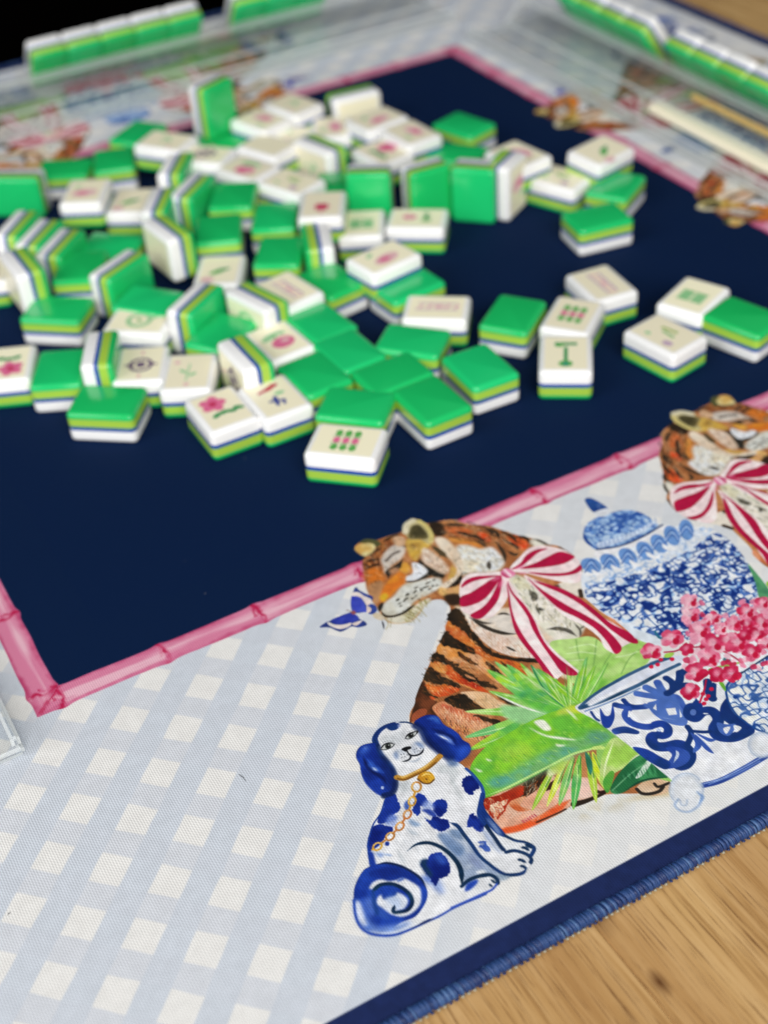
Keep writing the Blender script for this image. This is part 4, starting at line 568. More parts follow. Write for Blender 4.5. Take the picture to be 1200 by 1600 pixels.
def crop_at(crop, p, z):
    x0, y0, s = CROP[crop]; return at(x0 + p[0] / s, y0 + p[1] / s, z)
# ---------------------------------------------------------------- room behind and wooden table
dark = mat('dark_room', (.0012, .001, .0008, 1), .95, Specular_IOR_Level=0.)
wl = tag(link('wall', box_mesh('wall', (-7, 2.3, -.78), (8, 2.36, 2.2), dark)), kind='structure')
fl = tag(link('floor', box_mesh('floor', (-7, -4, -.80), (8, 2.3, -.78), dark)), kind='structure')
wood = mat('oak', lin(182, 140, 86), .42)
tc = N(wood, 'ShaderNodeTexCoord'); inf = N(wood, 'ShaderNodeObjectInfo')
off = N(wood, 'ShaderNodeVectorMath', operation='SCALE'); L(wood, inf.outputs['Color'], off.inputs[0])
rnd = N(wood, 'ShaderNodeCombineXYZ'); L(wood, math_node(wood, 'MULTIPLY', inf.outputs['Random'], 7.), rnd.inputs[0]); L(wood, math_node(wood, 'MULTIPLY', inf.outputs['Random'], 13.), rnd.inputs[1])
ad = N(wood, 'ShaderNodeVectorMath', operation='ADD'); L(wood, tc.outputs['Object'], ad.inputs[0]); L(wood, rnd.outputs[0], ad.inputs[1])
mp = N(wood, 'ShaderNodeMapping'); mp.inputs['Scale'].default_value = (210, 8, 30); mp.inputs['Rotation'].default_value = (0, 0, R(4)); L(wood, ad.outputs[0], mp.inputs['Vector'])
n1 = N(wood, 'ShaderNodeTexNoise', Scale=1.6, Detail=6., Roughness=.62, Distortion=.6); L(wood, mp.outputs[0], n1.inputs['Vector'])
mp2 = N(wood, 'ShaderNodeMapping'); mp2.inputs['Scale'].default_value = (1300, 36, 60); L(wood, ad.outputs[0], mp2.inputs['Vector'])
n2 = N(wood, 'ShaderNodeTexNoise', Scale=1., Detail=4., Roughness=.7); L(wood, mp2.outputs[0], n2.inputs['Vector'])
mp3 = N(wood, 'ShaderNodeMapping'); mp3.inputs['Scale'].default_value = (14, 3, 8); L(wood, ad.outputs[0], mp3.inputs['Vector'])
n3 = N(wood, 'ShaderNodeTexNoise', Scale=1.3, Detail=3.); L(wood, mp3.outputs[0], n3.inputs['Vector'])
r1 = N(wood, 'ShaderNodeValToRGB'); e = r1.color_ramp.elements; e[0].position = .22; e[0].color = lin(164, 122, 70); e[1].position = .80; e[1].color = lin(230, 194, 138)
k = e.new(.47); k.color = lin(206, 166, 108)
L(wood, n1.outputs['Fac'], r1.inputs[0])
r2 = N(wood, 'ShaderNodeValToRGB'); e = r2.color_ramp.elements; e[0].position = .30; e[0].color = lin(128, 98, 70); e[1].position = .47; e[1].color = (1, 1, 1, 1); L(wood, n2.outputs['Fac'], r2.inputs[0])
r3 = N(wood, 'ShaderNodeValToRGB'); e = r3.color_ramp.elements; e[0].position = .3; e[0].color = lin(212, 196, 184); e[1].position = .65; e[1].color = (1, 1, 1, 1); L(wood, n3.outputs['Fac'], r3.inputs[0])
m1 = N(wood, 'ShaderNodeMix', data_type='RGBA', blend_type='MULTIPLY'); m1.inputs[0].default_value = .85; L(wood, r1.outputs[0], m1.inputs[6]); L(wood, r2.outputs[0], m1.inputs[7])
m2 = N(wood, 'ShaderNodeMix', data_type='RGBA', blend_type='MULTIPLY'); m2.inputs[0].default_value = 1; L(wood, m1.outputs[2], m2.inputs[6]); L(wood, r3.outputs[0], m2.inputs[7])
vor = N(wood, 'ShaderNodeTexVoronoi', Scale=9.); mpk = N(wood, 'ShaderNodeMapping'); mpk.inputs['Scale'].default_value = (1, .55, 1); L(wood, ad.outputs[0], mpk.inputs['Vector']); L(wood, mpk.outputs[0], vor.inputs['Vector'])
rk = N(wood, 'ShaderNodeValToRGB'); e = rk.color_ramp.elements; e[0].position = .02; e[0].color = lin(96, 62, 36); e[1].position = .075; e[1].color = (1, 1, 1, 1); L(wood, vor.outputs['Distance'], rk.inputs[0])
m3 = N(wood, 'ShaderNodeMix', data_type='RGBA', blend_type='MULTIPLY'); m3.inputs[0].default_value = .8; L(wood, m2.outputs[2], m3.inputs[6]); L(wood, rk.outputs[0], m3.inputs[7])
kp = at(1030, 1535, -.17) * U0; kv = N(wood, 'ShaderNodeVectorMath', operation='SUBTRACT'); L(wood, tc.outputs['Object'], kv.inputs[0]); kv.inputs[1].default_value = (kp.x - .2, kp.y - .1, .03)
ks = N(wood, 'ShaderNodeMapping'); ks.inputs['Scale'].default_value = (430, 210, 0); L(wood, kv.outputs[0], ks.inputs['Vector']); kl = N(wood, 'ShaderNodeVectorMath', operation='LENGTH'); L(wood, ks.outputs[0], kl.inputs[0])
kr = N(wood, 'ShaderNodeValToRGB'); e = kr.color_ramp.elements; e[0].position = .10; e[0].color = lin(120, 84, 52); e[1].position = .8; e[1].color = (1, 1, 1, 1); L(wood, math_node(wood, 'ADD', math_node(wood, 'MULTIPLY', kl.outputs['Value'], .55), math_node(wood, 'MULTIPLY', n1.outputs['Fac'], .25)), kr.inputs[0])
m4 = N(wood, 'ShaderNodeMix', data_type='RGBA', blend_type='MULTIPLY'); m4.inputs[0].default_value = 1; L(wood, m3.outputs[2], m4.inputs[6]); L(wood, kr.outputs[0], m4.inputs[7]); L(wood, m4.outputs[2], BS(wood).inputs['Base Color'])
bp = N(wood, 'ShaderNodeBump', Strength=.25, Distance=.0004); L(wood, n2.outputs['Fac'], bp.inputs['Height']); L(wood, bp.outputs[0], BS(wood).inputs['Normal'])
TZ = -.17 * U0
table = tag(empty('table', (.2, .1, TZ - .03)), 'pale oak table top of planks under the printed game mat', 'table')
V0, V1 = -26, 30.32
for i in range(-4, 7):
    x0, x1 = (5.25 + i * 6.1) * U0, (5.25 + (i + 1) * 6.1) * U0
    me = box_mesh('plank', (x0 - .2 + .00006, V0 * U0 - .1, 0), (x1 - .2 - .00006, V1 * U0 - .1, .03), wood, .00025)
    link('plank', me, table)
for x, y in ((-.45, -.45), (.75, -.45), (-.45, .42), (.75, .42)):
    link('leg', box_mesh('leg', (x - .035, y - .035, -.745 - TZ), (x + .035, y + .035, -.0005), wood, .004), table)
# ---------------------------------------------------------------- printed cloth mat
STRIP = print_strip()
IMG = bpy.data.images.new('mat_print', STRIP.shape[1], STRIP.shape[0], alpha=False)
px = np.ones(STRIP.shape[:2] + (4,), np.float32); px[..., :3] = STRIP; IMG.pixels.foreach_set(px.ravel()); IMG.update(); IMG.pack()
def cloth(name, printed):
    m = mat(name, (NAVY[0], NAVY[1], NAVY[2], 1), .85, Specular_IOR_Level=.10)
    tc = N(m, 'ShaderNodeTexCoord'); sp = N(m, 'ShaderNodeSeparateXYZ'); L(m, tc.outputs['Object'], sp.inputs[0])
    nz = N(m, 'ShaderNodeTexNoise', Scale=260., Detail=2.); L(m, tc.outputs['Object'], nz.inputs['Vector'])
    # twill: fine ribs running straight away from the hem, crossed by a fainter slant
    a = math_node(m, 'SINE', math_node(m, 'ADD', math_node(m, 'MULTIPLY', sp.outputs[0], 2 * math.pi / (.042 * U0)), math_node(m, 'MULTIPLY', nz.outputs['Fac'], 2.2)))
    b = math_node(m, 'SINE', math_node(m, 'ADD', math_node(m, 'MULTIPLY', sp.outputs[0], 2 * math.pi / (.07 * U0)), math_node(m, 'MULTIPLY', sp.outputs[1], 2 * math.pi / (.062 * U0))))
    h = math_node(m, 'ADD', math_node(m, 'MULTIPLY', a, .7), math_node(m, 'MULTIPLY', b, .3))
    bp = N(m, 'ShaderNodeBump', Strength=.35, Distance=.00012); L(m, h, bp.inputs['Height']); L(m, bp.outputs[0], BS(m).inputs['Normal'])
    w = math_node(m, 'ADD', math_node(m, 'MULTIPLY', h, .17 if printed else .10), .95)
    mx = N(m, 'ShaderNodeMix', data_type='RGBA', blend_type='MULTIPLY'); mx.inputs[0].default_value = 1
    if printed:
        im = N(m, 'ShaderNodeTexImage', interpolation='Cubic', extension='EXTEND'); im.image = IMG; L(m, im.outputs[0], mx.inputs[6])
    else: mx.inputs[6].default_value = lin(*[c * 255 for c in NAVY])
    vo = N(m, 'ShaderNodeTexVoronoi', Scale=55.); L(m, tc.outputs['Object'], vo.inputs['Vector']); rs = N(m, 'ShaderNodeValToRGB'); e = rs.color_ramp.elements; e[0].position = .012; e[0].color = (1, 1, 1, 1); e[1].position = .03; e[1].color = (0, 0, 0, 1); L(m, vo.outputs['Distance'], rs.inputs[0])
    dm = N(m, 'ShaderNodeMix', data_type='RGBA'); L(m, math_node(m, 'MULTIPLY', rs.outputs[0], .10), dm.inputs[0]); L(m, mx.outputs[2], dm.inputs[6]); dm.inputs[7].default_value = (.55, .56, .6, 1)
    L(m, w, mx.inputs[7]); L(m, dm.outputs[2], BS(m).inputs['Base Color']); return m
M_PRINT, M_NAVY = cloth('printed_cloth', True), cloth('navy_cloth', False)
C0 = FL / 2
gm = tag(empty('game_mat', (C0 * U0, C0 * U0, -.15 * U0)), 'square cloth game mat with navy field, pink bamboo frame and tigers in the gingham border', 'game mat')
def mat_mesh(name, polys, z, m, uv=True):
    vs, fs, uvs = [], [], []
    for poly in polys:
        n = len(vs); vs += [((p[0] - C0) * U0, (p[1] - C0) * U0, (z + .15) * U0) for p in poly]; uvs += [((p[0] - PU0) / (PU1 - PU0), (p[1] - PV0) / (PV1 - PV0)) for p in poly]
        if len(poly) <= 4: fs.append(tuple(range(n, n + len(poly))))
        else: fs += [tuple(n + i for i in t) for t in tessellate_polygon([[Vector((p[0], p[1], 0)) for p in poly]])]
    me = pydata(name, vs, fs, m)
    for f in me.polygons:
        if f.normal.z < 0: f.flip()
    l = me.uv_layers.new(name='print')
    for lp in me.loops: l.data[lp.index].uv = uvs[lp.vertex_index]
    return me
IN, OUT = 1.15, -8.84
link('rubber_backing', box_mesh('rubber_backing', (-(C0 + 8.83) * U0, -(C0 + 8.83) * U0, 0), ((C0 + 8.83) * U0, (C0 + 8.83) * U0, .146 * U0), mat('black_rubber', (.012, .012, .014, 1), .8)), gm)
link('navy_field', mat_mesh('navy_field', [[(IN, IN), (FL - IN, IN), (FL - IN, FL - IN), (IN, FL - IN)]], 0, M_NAVY), gm)
panel_me = mat_mesh('border_panel', [[(OUT, OUT), (FL - OUT, OUT), (FL - IN, IN), (IN, IN)]], 0, M_PRINT)
thr = [mat('thread_blue', lin(32, 64, 116), .55), mat('thread_navy', lin(20, 44, 94), .5), mat('thread_pale', lin(62, 94, 140), .5), mat('thread_cream', lin(160, 155, 136), .5)]
def stitch_mesh():
    vs, fs, mi = [], [], []; u = OUT; rr = random.Random(4)
    path = [(-8.79, .002), (-8.82, .022), (-8.87, .032), (-8.93, .012), (-8.968, -.04), (-8.972, -.10), (-8.95, -.148)]
    while u < FL - OUT:
        w = rr.uniform(.03, .052); sl = rr.uniform(.05, .08); lift = .012 * math.sin(u * 66) + rr.uniform(-.008, .012); n = len(vs)
        for j, (v, z) in enumerate(path):
            s = sl * j / 6; e = 0 if j in (0, 6) else lift
            nv, nz = [(0, 1), (-.4, .9), (-.3, .95), (-.8, .6), (-1, 0), (-1, -.2), (-.5, -.5)][j]
            vs += [((u + s - C0) * U0, (v - .0 + nv * -.012 - C0) * U0, (z - nz * .014 + .15 + e) * U0), ((u + w * .5 + s - C0) * U0, (v + nv * .012 - C0) * U0, (z + nz * .012 + .15 + e) * U0), ((u + w + s - C0) * U0, (v + nv * -.012 - C0) * U0, (z - nz * .014 + .15 + e) * U0)]
        for j in range(6):
            a = n + j * 3; fs += [(a, a + 1, a + 4, a + 3), (a + 1, a + 2, a + 5, a + 4)]
        mi += [rr.choice([0, 0, 0, 0, 1, 1, 2 if rr.random() < .7 else 0])] * 12; u += w * .97
    u = OUT
    while u < FL - OUT:                                   # looper chain under the edge
        n = len(vs); c = ((u - C0), (-8.99 - C0), .04); r = .027
        for d in ((1.5, 0, 0), (-1.5, 0, 0), (0, 1, 0), (0, -1, 0), (0, 0, 1), (0, 0, -1)): vs.append(tuple((c[i] + d[i] * r) * U0 for i in range(3)))
        for q in ((0, 2, 4), (2, 1, 4), (1, 3, 4), (3, 0, 4), (2, 0, 5), (1, 2, 5), (3, 1, 5), (0, 3, 5)): fs.append(tuple(n + i for i in q))
        mi += [3 if rr.random() < .6 else 1] * 8; u += .1
    return pydata('overlock_stitching', vs, fs, thr, mi, True)
stitch_me = stitch_mesh()
core_me = box_mesh('hem_cord', ((OUT - .15 - C0) * U0, (-8.955 - C0) * U0, .012 * U0), ((FL - OUT + .15 - C0) * U0, (-8.775 - C0) * U0, .16 * U0), thr[1], .05 * U0)
panels = []
for k in range(4):
    p = link('border_panel', panel_me, gm); p.rotation_euler.z = k * math.pi / 2; panels.append(p)
    for nm, me in (('overlock_stitching', stitch_me), ('hem_cord', core_me)):
        s = link(nm, me, p)
        if nm == 'overlock_stitching': s['kind'] = 'stuff'
    mirr = lambda q: [(2 * MC - a, b) for a, b in q]
    motif = lambda parts: [tuple(x) for x in smooth(mat_uv(outline(parts)), True, 2)]
    bow = [('T2', [(345, 760), (360, 660), (460, 575), (600, 570), (740, 560)]), ('B4', [(90, 385), (180, 272), (260, 200), (370, 178), (500, 200), (600, 240), (680, 310), (702, 380), (690, 470), (600, 500), (420, 490), (560, 556), (700, 636), (850, 766), (1000, 856), (1125, 935), (1185, 1004), (990, 1102), (850, 962), (720, 862), (560, 782), (420, 652), (300, 542), (180, 440), (100, 470), (200, 640), (300, 800), (380, 960), (480, 1080), (600, 1180), (695, 1272), (560, 1272), (440, 1345), (360, 1200), (250, 1070), (160, 950), (100, 800), (60, 560)]), ('T2', [(740, 900), (650, 985), (540, 1004), (440, 962), (368, 920)])]
    tz = .003
    def patch(name, q, z, lab=None):
        o = link(name, mat_mesh(name, [q], z, M_PRINT), p)
        if lab: o['label'] = lab
    if k < 3:
        tg, bw = motif(TIGER), motif(bow)
        for nm, q, z in (('printed_tiger', tg, .003), ('printed_bow', bw, .006)):
            patch(nm, q, z); patch(nm, mirr(q), z)
    if k == 0:
        for q in BUTTERFLY[:1]: patch('printed_butterfly', motif([('BF', BUTTERFLY[0] + BUTTERFLY[1])]) if 0 else [tuple(x) for x in mat_uv(survey('BF', [(570, 230), (610, 160), (760, 260), (850, 300), (912, 500), (870, 542), (620, 560), (762, 700), (640, 742), (490, 762), (400, 802), (220, 742), (88, 740), (260, 640), (560, 510), (540, 400)]))], .006, 'blue butterfly with white wing bands')
        patch('printed_jar', motif([('J3', JARBODY)]), .006, 'blue and white jar body with flower scrolls'); patch('printed_lid', motif([('J3', LID)]), .006)
        patch('printed_leaf', motif([('L1', BIGLEAF)]), .009, 'broad bright green leaf'); patch('printed_leaf', motif([('P2', DARKLEAF)]), .009, 'small dark green leaf')
        patch('printed_planter', motif([('P2', PLANTER[:6] + [(900, 20), (1010, 100), (945, 200), (950, 310), (1010, 395), (1100, 465), (1100, 600), (1000, 700), (800, 790)] + PLANTER[-5:])]), .012, 'white planter with blue scrollwork')
        patch('printed_orchid', motif([('F4', [(20, 680), (100, 640), (210, 610), (240, 540), (390, 560), (470, 470), (380, 380), (420, 200), (540, 220), (600, 370), (780, 370), (920, 290), (1100, 230), (1200, 230), (1200, 700), (1000, 760), (940, 950), (720, 1000), (600, 1160), (400, 1080), (430, 880), (330, 780), (120, 860)])]), .015, 'sprays of pink and red orchids')
        patch('printed_spaniel', motif(DOG), .015, 'blue and white spaniel figure with gold collar and chain')
        for q in EARS: patch('printed_ear', motif([('D1', q)]), .018)
# loose lint on the cloth
lint = mat('lint', lin(58, 58, 66), .8)
for lab, pts in (('short dark fibre lying on the gingham left of the spaniel', [(373, 1210), (379, 1214), (384, 1221)]), ('tiny dark lint speck on a white square near the left edge', [(12, 1430), (14, 1427), (16, 1426)])):
    g = [at(x, y, .012) * U0 for x, y in pts]; vs, fs = [], []
    for i, c in enumerate(g):
        r = (.003, .0055, .0025)[i] * U0
        for a in range(5): vs.append((c.x + r * math.cos(a * 1.257), c.y + r * .6 * math.sin(a * 1.257), c.z + r * math.sin(a * 1.257)))
    for i in range(2):
        for a in range(5): fs.append((i * 5 + a, i * 5 + (a + 1) % 5, i * 5 + 5 + (a + 1) % 5, i * 5 + 5 + a))
    tag(link('fibre', pydata('fibre', vs, fs, lint)), lab, 'fibre')
# ---------------------------------------------------------------- mahjong tiles
TW, TL, TT = 1.19, 1.55, .75
def tile_mat(name, col, rough=.2):
    m = mat(name, col, rough, Specular_IOR_Level=.5, Coat_Weight=.25, Coat_Roughness=.12)
    tc = N(m, 'ShaderNodeTexCoord'); nz = N(m, 'ShaderNodeTexNoise', Scale=300., Detail=3.); L(m, tc.outputs['Object'], nz.inputs['Vector'])
    rr = N(m, 'ShaderNodeMapRange'); rr.inputs['To Min'].default_value = rough * .8; rr.inputs['To Max'].default_value = rough * 1.4; L(m, nz.outputs['Fac'], rr.inputs[0]); L(m, rr.outputs[0], BS(m).inputs['Roughness'])
    oi = N(m, 'ShaderNodeObjectInfo'); hs = N(m, 'ShaderNodeHueSaturation'); hs.inputs['Color'].default_value = col; L(m, math_node(m, 'ADD', math_node(m, 'MULTIPLY', oi.outputs['Random'], .14), .91), hs.inputs['Value']); L(m, math_node(m, 'ADD', math_node(m, 'MULTIPLY', oi.outputs['Random'], .012), .494), hs.inputs['Hue']); L(m, hs.outputs[0], BS(m).inputs['Base Color']); return m
M_WHITE, M_CREAM = tile_mat('tile_white', lin(248, 247, 245), .24), tile_mat('tile_cream', lin(255, 247, 214), .32)
M_BLUE, M_LIME, M_GREEN = tile_mat('tile_blue', lin(12, 74, 166)), tile_mat('tile_lime', lin(166, 206, 74)), tile_mat('tile_green', lin(30, 194, 106), .17)
def ring(inset, z):
    r = max(.13 - inset, .03); hx, hy = TW / 2 - inset, TL / 2 - inset; out = []
    for cx, cy, a0 in ((hx - r, hy - r, 0), (-hx + r, hy - r, 90), (-hx + r, -hy + r, 180), (hx - r, -hy + r, 270)):
        for j in range(5): a = R(a0 + j * 22.5); out.append(((cx + r * math.cos(a)) * U0, (cy + r * math.sin(a)) * U0, z * U0))
    return out
def layer_mesh(name, prof, m, cap=None, capm=None, from_ring=99):
    vs, fs, mi = [], [], []
    for ins, z in prof: vs += ring(ins, z)
    n = 20
    for i in range(len(prof) - 1):
        for j in range(n): fs.append((i * n + j, i * n + (j + 1) % n, (i + 1) * n + (j + 1) % n, (i + 1) * n + j)); mi.append(1 if i >= from_ring else 0)
    if cap == 'top': fs.append(tuple((len(prof) - 1) * n + j for j in range(n))); mi.append(1 if capm else 0)
    if cap == 'bottom': fs.append(tuple(reversed(range(n)))); mi.append(0)
    me = pydata(name, vs, fs, [m, capm] if capm else [m], mi, True); me.set_sharp_from_angle(angle=R(50)); return me
e0 = .375
LAYERS = [('face_layer', layer_mesh('face_layer', [(.0, .065), (0, .265), (.012, .312), (.042, .349), (.085, .369), (.125, e0), (.14, e0)], M_WHITE, 'top', M_CREAM, 5)),
          ('blue_layer', layer_mesh('blue_layer', [(.003, -.035), (.003, .065)], M_BLUE)), ('lime_layer', layer_mesh('lime_layer', [(.001, -.232), (.001, -.035)], M_LIME)),
          ('back_layer', layer_mesh('back_layer', [(.11, -e0), (.075, -.368), (.038, -.349), (.012, -.318), (0, -.275), (0, -.232)], M_GREEN, 'bottom'))]
ink = {k: mat('ink_' + k, lin(*c), .5) for k, c in dict(pink=(226, 110, 150), red=(196, 36, 84), leaf=(92, 176, 84), green=(36, 150, 84), mint=(150, 206, 150), plum=(92, 58, 110), blue=(44, 62, 150), rose=(232, 186, 188), lilac=(196, 170, 190), teal=(30, 140, 130), olive=(150, 180, 70)).items()}
def ell(cx, cy, rx, ry, a=0, n=12):
    a = R(a); return [(cx + rx * math.cos(t) * math.cos(a) - ry * math.sin(t) * math.sin(a), cy + rx * math.cos(t) * math.sin(a) + ry * math.sin(t) * math.cos(a)) for t in [i * 2 * math.pi / n for i in range(n)]]
def bar(x0, y0, x1, y1, w):
    d = Vector((x1 - x0, y1 - y0)).normalized() * w / 2; return [(x0 - d.y, y0 + d.x), (x0 + d.y, y0 - d.x), (x1 + d.y, y1 - d.x), (x1 - d.y, y1 + d.x)]
def lat_ring(cx, cy, r, w, n=10): return [bar(cx + r * math.cos(i * 6.283 / n), cy + r * math.sin(i * 6.283 / n), cx + r * math.cos((i + 1) * 6.283 / n), cy + r * math.sin((i + 1) * 6.283 / n), w) for i in range(n)]
MOTIF = {
 'flower': [('pink', ell(-.08 + .13 * math.cos(i * 1.257), .2 + .13 * math.sin(i * 1.257), .12, .1, i * 72)) for i in range(5)] + [('red', ell(-.08, .2, .07, .07))] + [('green', ell(-.15 + .14 * i, -.16 + .03 * (i % 2), .1, .055, 30 - 20 * i)) for i in range(4)],
 'bars': [('leaf' if j != 1 else 'pink', ell(.1 * 0 - .16 + .16 * i, .2 - .2 * j, .065, .085)) for i in range(3) for j in range(3)] + [('green', bar(-.24, .1 - .2 * j, .24, .1 - .2 * j, .02)) for j in range(2)],
 'wheel': [('plum', q) for q in lat_ring(0, .05, .2, .06)] + [('plum', bar(-.3, .05, -.12, .05, .05)), ('plum', bar(.12, .05, .3, .05, .05)), ('plum', ell(0, .05, .09, .09)), ('rose', ell(0, .42, .03, .06)), ('rose', ell(0, -.34, .03, .06))],
 'shoot': [('green', bar(0, -.3, 0, .2, .07)), ('leaf', ell(0, -.34, .13, .1)), ('green', bar(-.2, .3, .2, .3, .09)), ('leaf', ell(-.1, .25, .09, .05, 20)), ('teal', ell(0, -.36, .06, .05))],
 'peach': [('pink', ell(.04, -.12, .24, .19, 15)), ('rose', ell(.1, -.08, .09, .07)), ('mint', ell(-.1, .16, .2, .09, 20)), ('mint', ell(.12, .2, .12, .06, -20)), ('leaf', bar(-.02, .05, .0, .2, .03))],
 'script': [('rose', bar(-.34 + i * .17, -.05, -.26 + i * .17, .08 + .03 * (i % 2), .06)) for i in range(5)] + [('lilac', bar(-.4, -.1, .42, -.08, .04)), ('lilac', bar(-.35, .12, .4, .12, .04)), ('rose', ell(.05, .02, .1, .06))],
 'leaf': [('leaf', ell(.02, .08, .2, .08, 35)), ('green', ell(-.08, .0, .14, .05, 10)), ('rose', ell(.2, .4, .14, .1))],
 'cottage': [('red', [(-.24, .2), (.12, .38), (.22, .3), (.0, .2)]), ('red', bar(-.22, .2, .2, .34, .06)), ('mint', ell(.12, .05, .1, .05)), ('blue', bar(-.06, -.3, -.02, -.08, .07)), ('blue', bar(-.16, -.12, .12, -.2, .06)), ('blue', bar(.05, -.32, .1, -.2, .05)), ('blue', ell(-.02, -.06, .05, .05))],
 'wreath': [('mint', q) for q in lat_ring(0, 0, .22, .09)] + [('leaf', ell(0, 0, .06, .05)), ('mint', ell(.26, .12, .09, .05, 30))],
 'block': [('red', [(-.13, -.02), (.13, -.02), (.13, .26), (-.13, .26)]), ('pink', bar(0, .26, 0, .4, .04)), ('pink', bar(-.2, .12, .2, .12, .03))],
 'screen': [('mint', [(-.24, -.1), (-.02, -.1), (-.02, .2), (-.24, .2)]), ('mint', [(.02, -.1), (.24, -.1), (.24, .2), (.02, .2)]), ('leaf', bar(-.26, .22, .26, .22, .03)), ('leaf', bar(-.26, .05, .26, .05, .02)), ('leaf', bar(-.26, -.12, .26, -.12, .03))],
 'sprig': [('mint', bar(0, -.25, .02, .3, .03)), ('mint', ell(-.08, .1, .09, .04, 40)), ('mint', ell(.1, .0, .09, .04, -40)), ('rose', ell(0, .42, .05, .05)), ('rose', ell(.24, -.3, .06, .05))],
 'pair': [('pink', ell(-.16, .05, .15, .11)), ('rose', ell(-.16, .08, .07, .05)), ('green', bar(.1, .18, .26, .18, .05)), ('green', bar(.12, .02, .28, .02, .05)), ('green', bar(.18, .22, .2, -.1, .06)), ('leaf', ell(.2, -.1, .12, .05))],
 'blush': [('rose', ell(0, .1, .3, .16, 10)), ('pink', ell(.05, .1, .14, .08)), ('mint', ell(.2, -.2, .1, .05, 30))],
 'dash': [('olive', bar(-.2, .12, .15, .16, .06)), ('leaf', bar(-.1, .04, .2, .0, .05)), ('lilac', ell(.24, -.22, .11, .08)), ('mint', ell(-.24, -.2, .07, .04))],
}
MOT_ME = {}
for nm, lst in MOTIF.items():
    vs, fs, mi, ms = [], [], [], []
    for i, (c, q) in enumerate(lst):
        n = len(vs); vs += [(x * U0 * 1.25, y * U0 * 1.25, (e0 + .0012 + .0007 * i) * U0) for x, y in q]; fs.append(tuple(range(n, n + len(q))))
        if ink[c] not in ms: ms.append(ink[c])
        mi.append(ms.index(ink[c]))
    me = pydata('motif', vs, fs, ms, mi)
    for f in me.polygons:
        if f.normal.z < 0: f.flip()
    MOT_ME[nm] = me
proto = [bpy.data.objects.new(nm, me) for nm, me in LAYERS]
def tile(rot, base, half, motif, label, group, spin=0):
    """rot: 3x3 (tile x, y, face normal as columns); base: print units, under the middle of the tile; half: its half height there"""
    t = empty('mahjong_tile', base * U0); t.rotation_euler = rot.to_euler(); tag(t, label, 'mahjong tile', group)
    off = rot.transposed() @ Vector((0, 0, half * U0)); off = Vector(off)
    for pr in proto:
        c = pr.copy(); COL.objects.link(c); c.parent = t; c.location = off
    if motif:
        c = bpy.data.objects.new('motif', MOT_ME[motif]); COL.objects.link(c); c.parent = t; c.location = off; c.rotation_euler.z = R(spin)
    return t
def cols(x, y, z): return Matrix((x, y, z)).transposed()
def flat(kind, z0, crop, pts, motif=None, label='', group='scattered tiles', spin=0, tilt=0, tdir=0):
    P = [crop_at(crop, q, z0 + TT) for q in pts]; c = sum(P, Vector()) / 4
    e1 = ((P[1] - P[0]) + (P[2] - P[3])) / 2; e2 = ((P[3] - P[0]) + (P[2] - P[1])) / 2
    e1.z = e2.z = 0
    if DEBUG: print('flat %-6s %5.2f %5.2f  %s' % (kind, e1.length, e2.length, label[:50]))
    if e1.length >= e2.length: y = e1.normalized(); 
    else: y = e2.normalized()
    if e1.length < e2.length * 1.0: s = e1.normalized()
    else: s = e2.normalized()
    x = Vector((y.y, -y.x, 0)); z = Vector((0, 0, 1)); 
    s2 = s - y * s.dot(y)
    rot = cols(x, y, z)
    if kind == 'B': rot = cols(-x, y, -z)
    if tilt: rot = Matrix.Rotation(R(tilt), 3, Vector((math.cos(R(tdir)), math.sin(R(tdir)), 0))) @ rot
    return tile(rot, Vector((c.x, c.y, z0)), TT / 2, motif if kind == 'F' else None, label, group, spin)
def stand(kind, z0, crop, p, q, facing, motif=None, label='', group='scattered tiles', lean=0):
    h = TW if kind == 'S' else TL
    P, Q = crop_at(crop, p, z0 + h), crop_at(crop, q, z0 + h); d = Q - P; d.z = 0
    if DEBUG: print('stand %-6s %5.2f (want %.2f) %s' % (kind, d.length, TL if kind == 'S' else TW, label[:50]))
    d.normalize(); x0, y0, s = CROP[crop]; m = ((p[0] + q[0]) / 2, (p[1] + q[1]) / 2)
    f = crop_at(crop, (m[0] + facing[0] * 20, m[1] + facing[1] * 20), z0 + h) - crop_at(crop, m, z0 + h)
    n = Vector((-d.y, d.x, 0)); n = n if n.dot(f) > 0 else -n
    up = Vector((0, 0, 1)); c = (P + Q) / 2
    rot = cols(d.cross(n), d, n) if kind == 'S' else cols(up.cross(n), up, n)
    if lean: rot = Matrix.Rotation(R(lean), 3, d) @ rot
    return tile(rot, Vector((c.x, c.y, z0)), h / 2, motif, label, group)
DEBUG = False
CROP.update(c1=(0, 0, 2.), c2=(600, 0, 2.), c3=(0, 200, 3.), c4=(0, 400, 3.), c5=(250, 100, 2.6667), c6=(300, 350, 2.609), c7=(700, 200, 2.4))
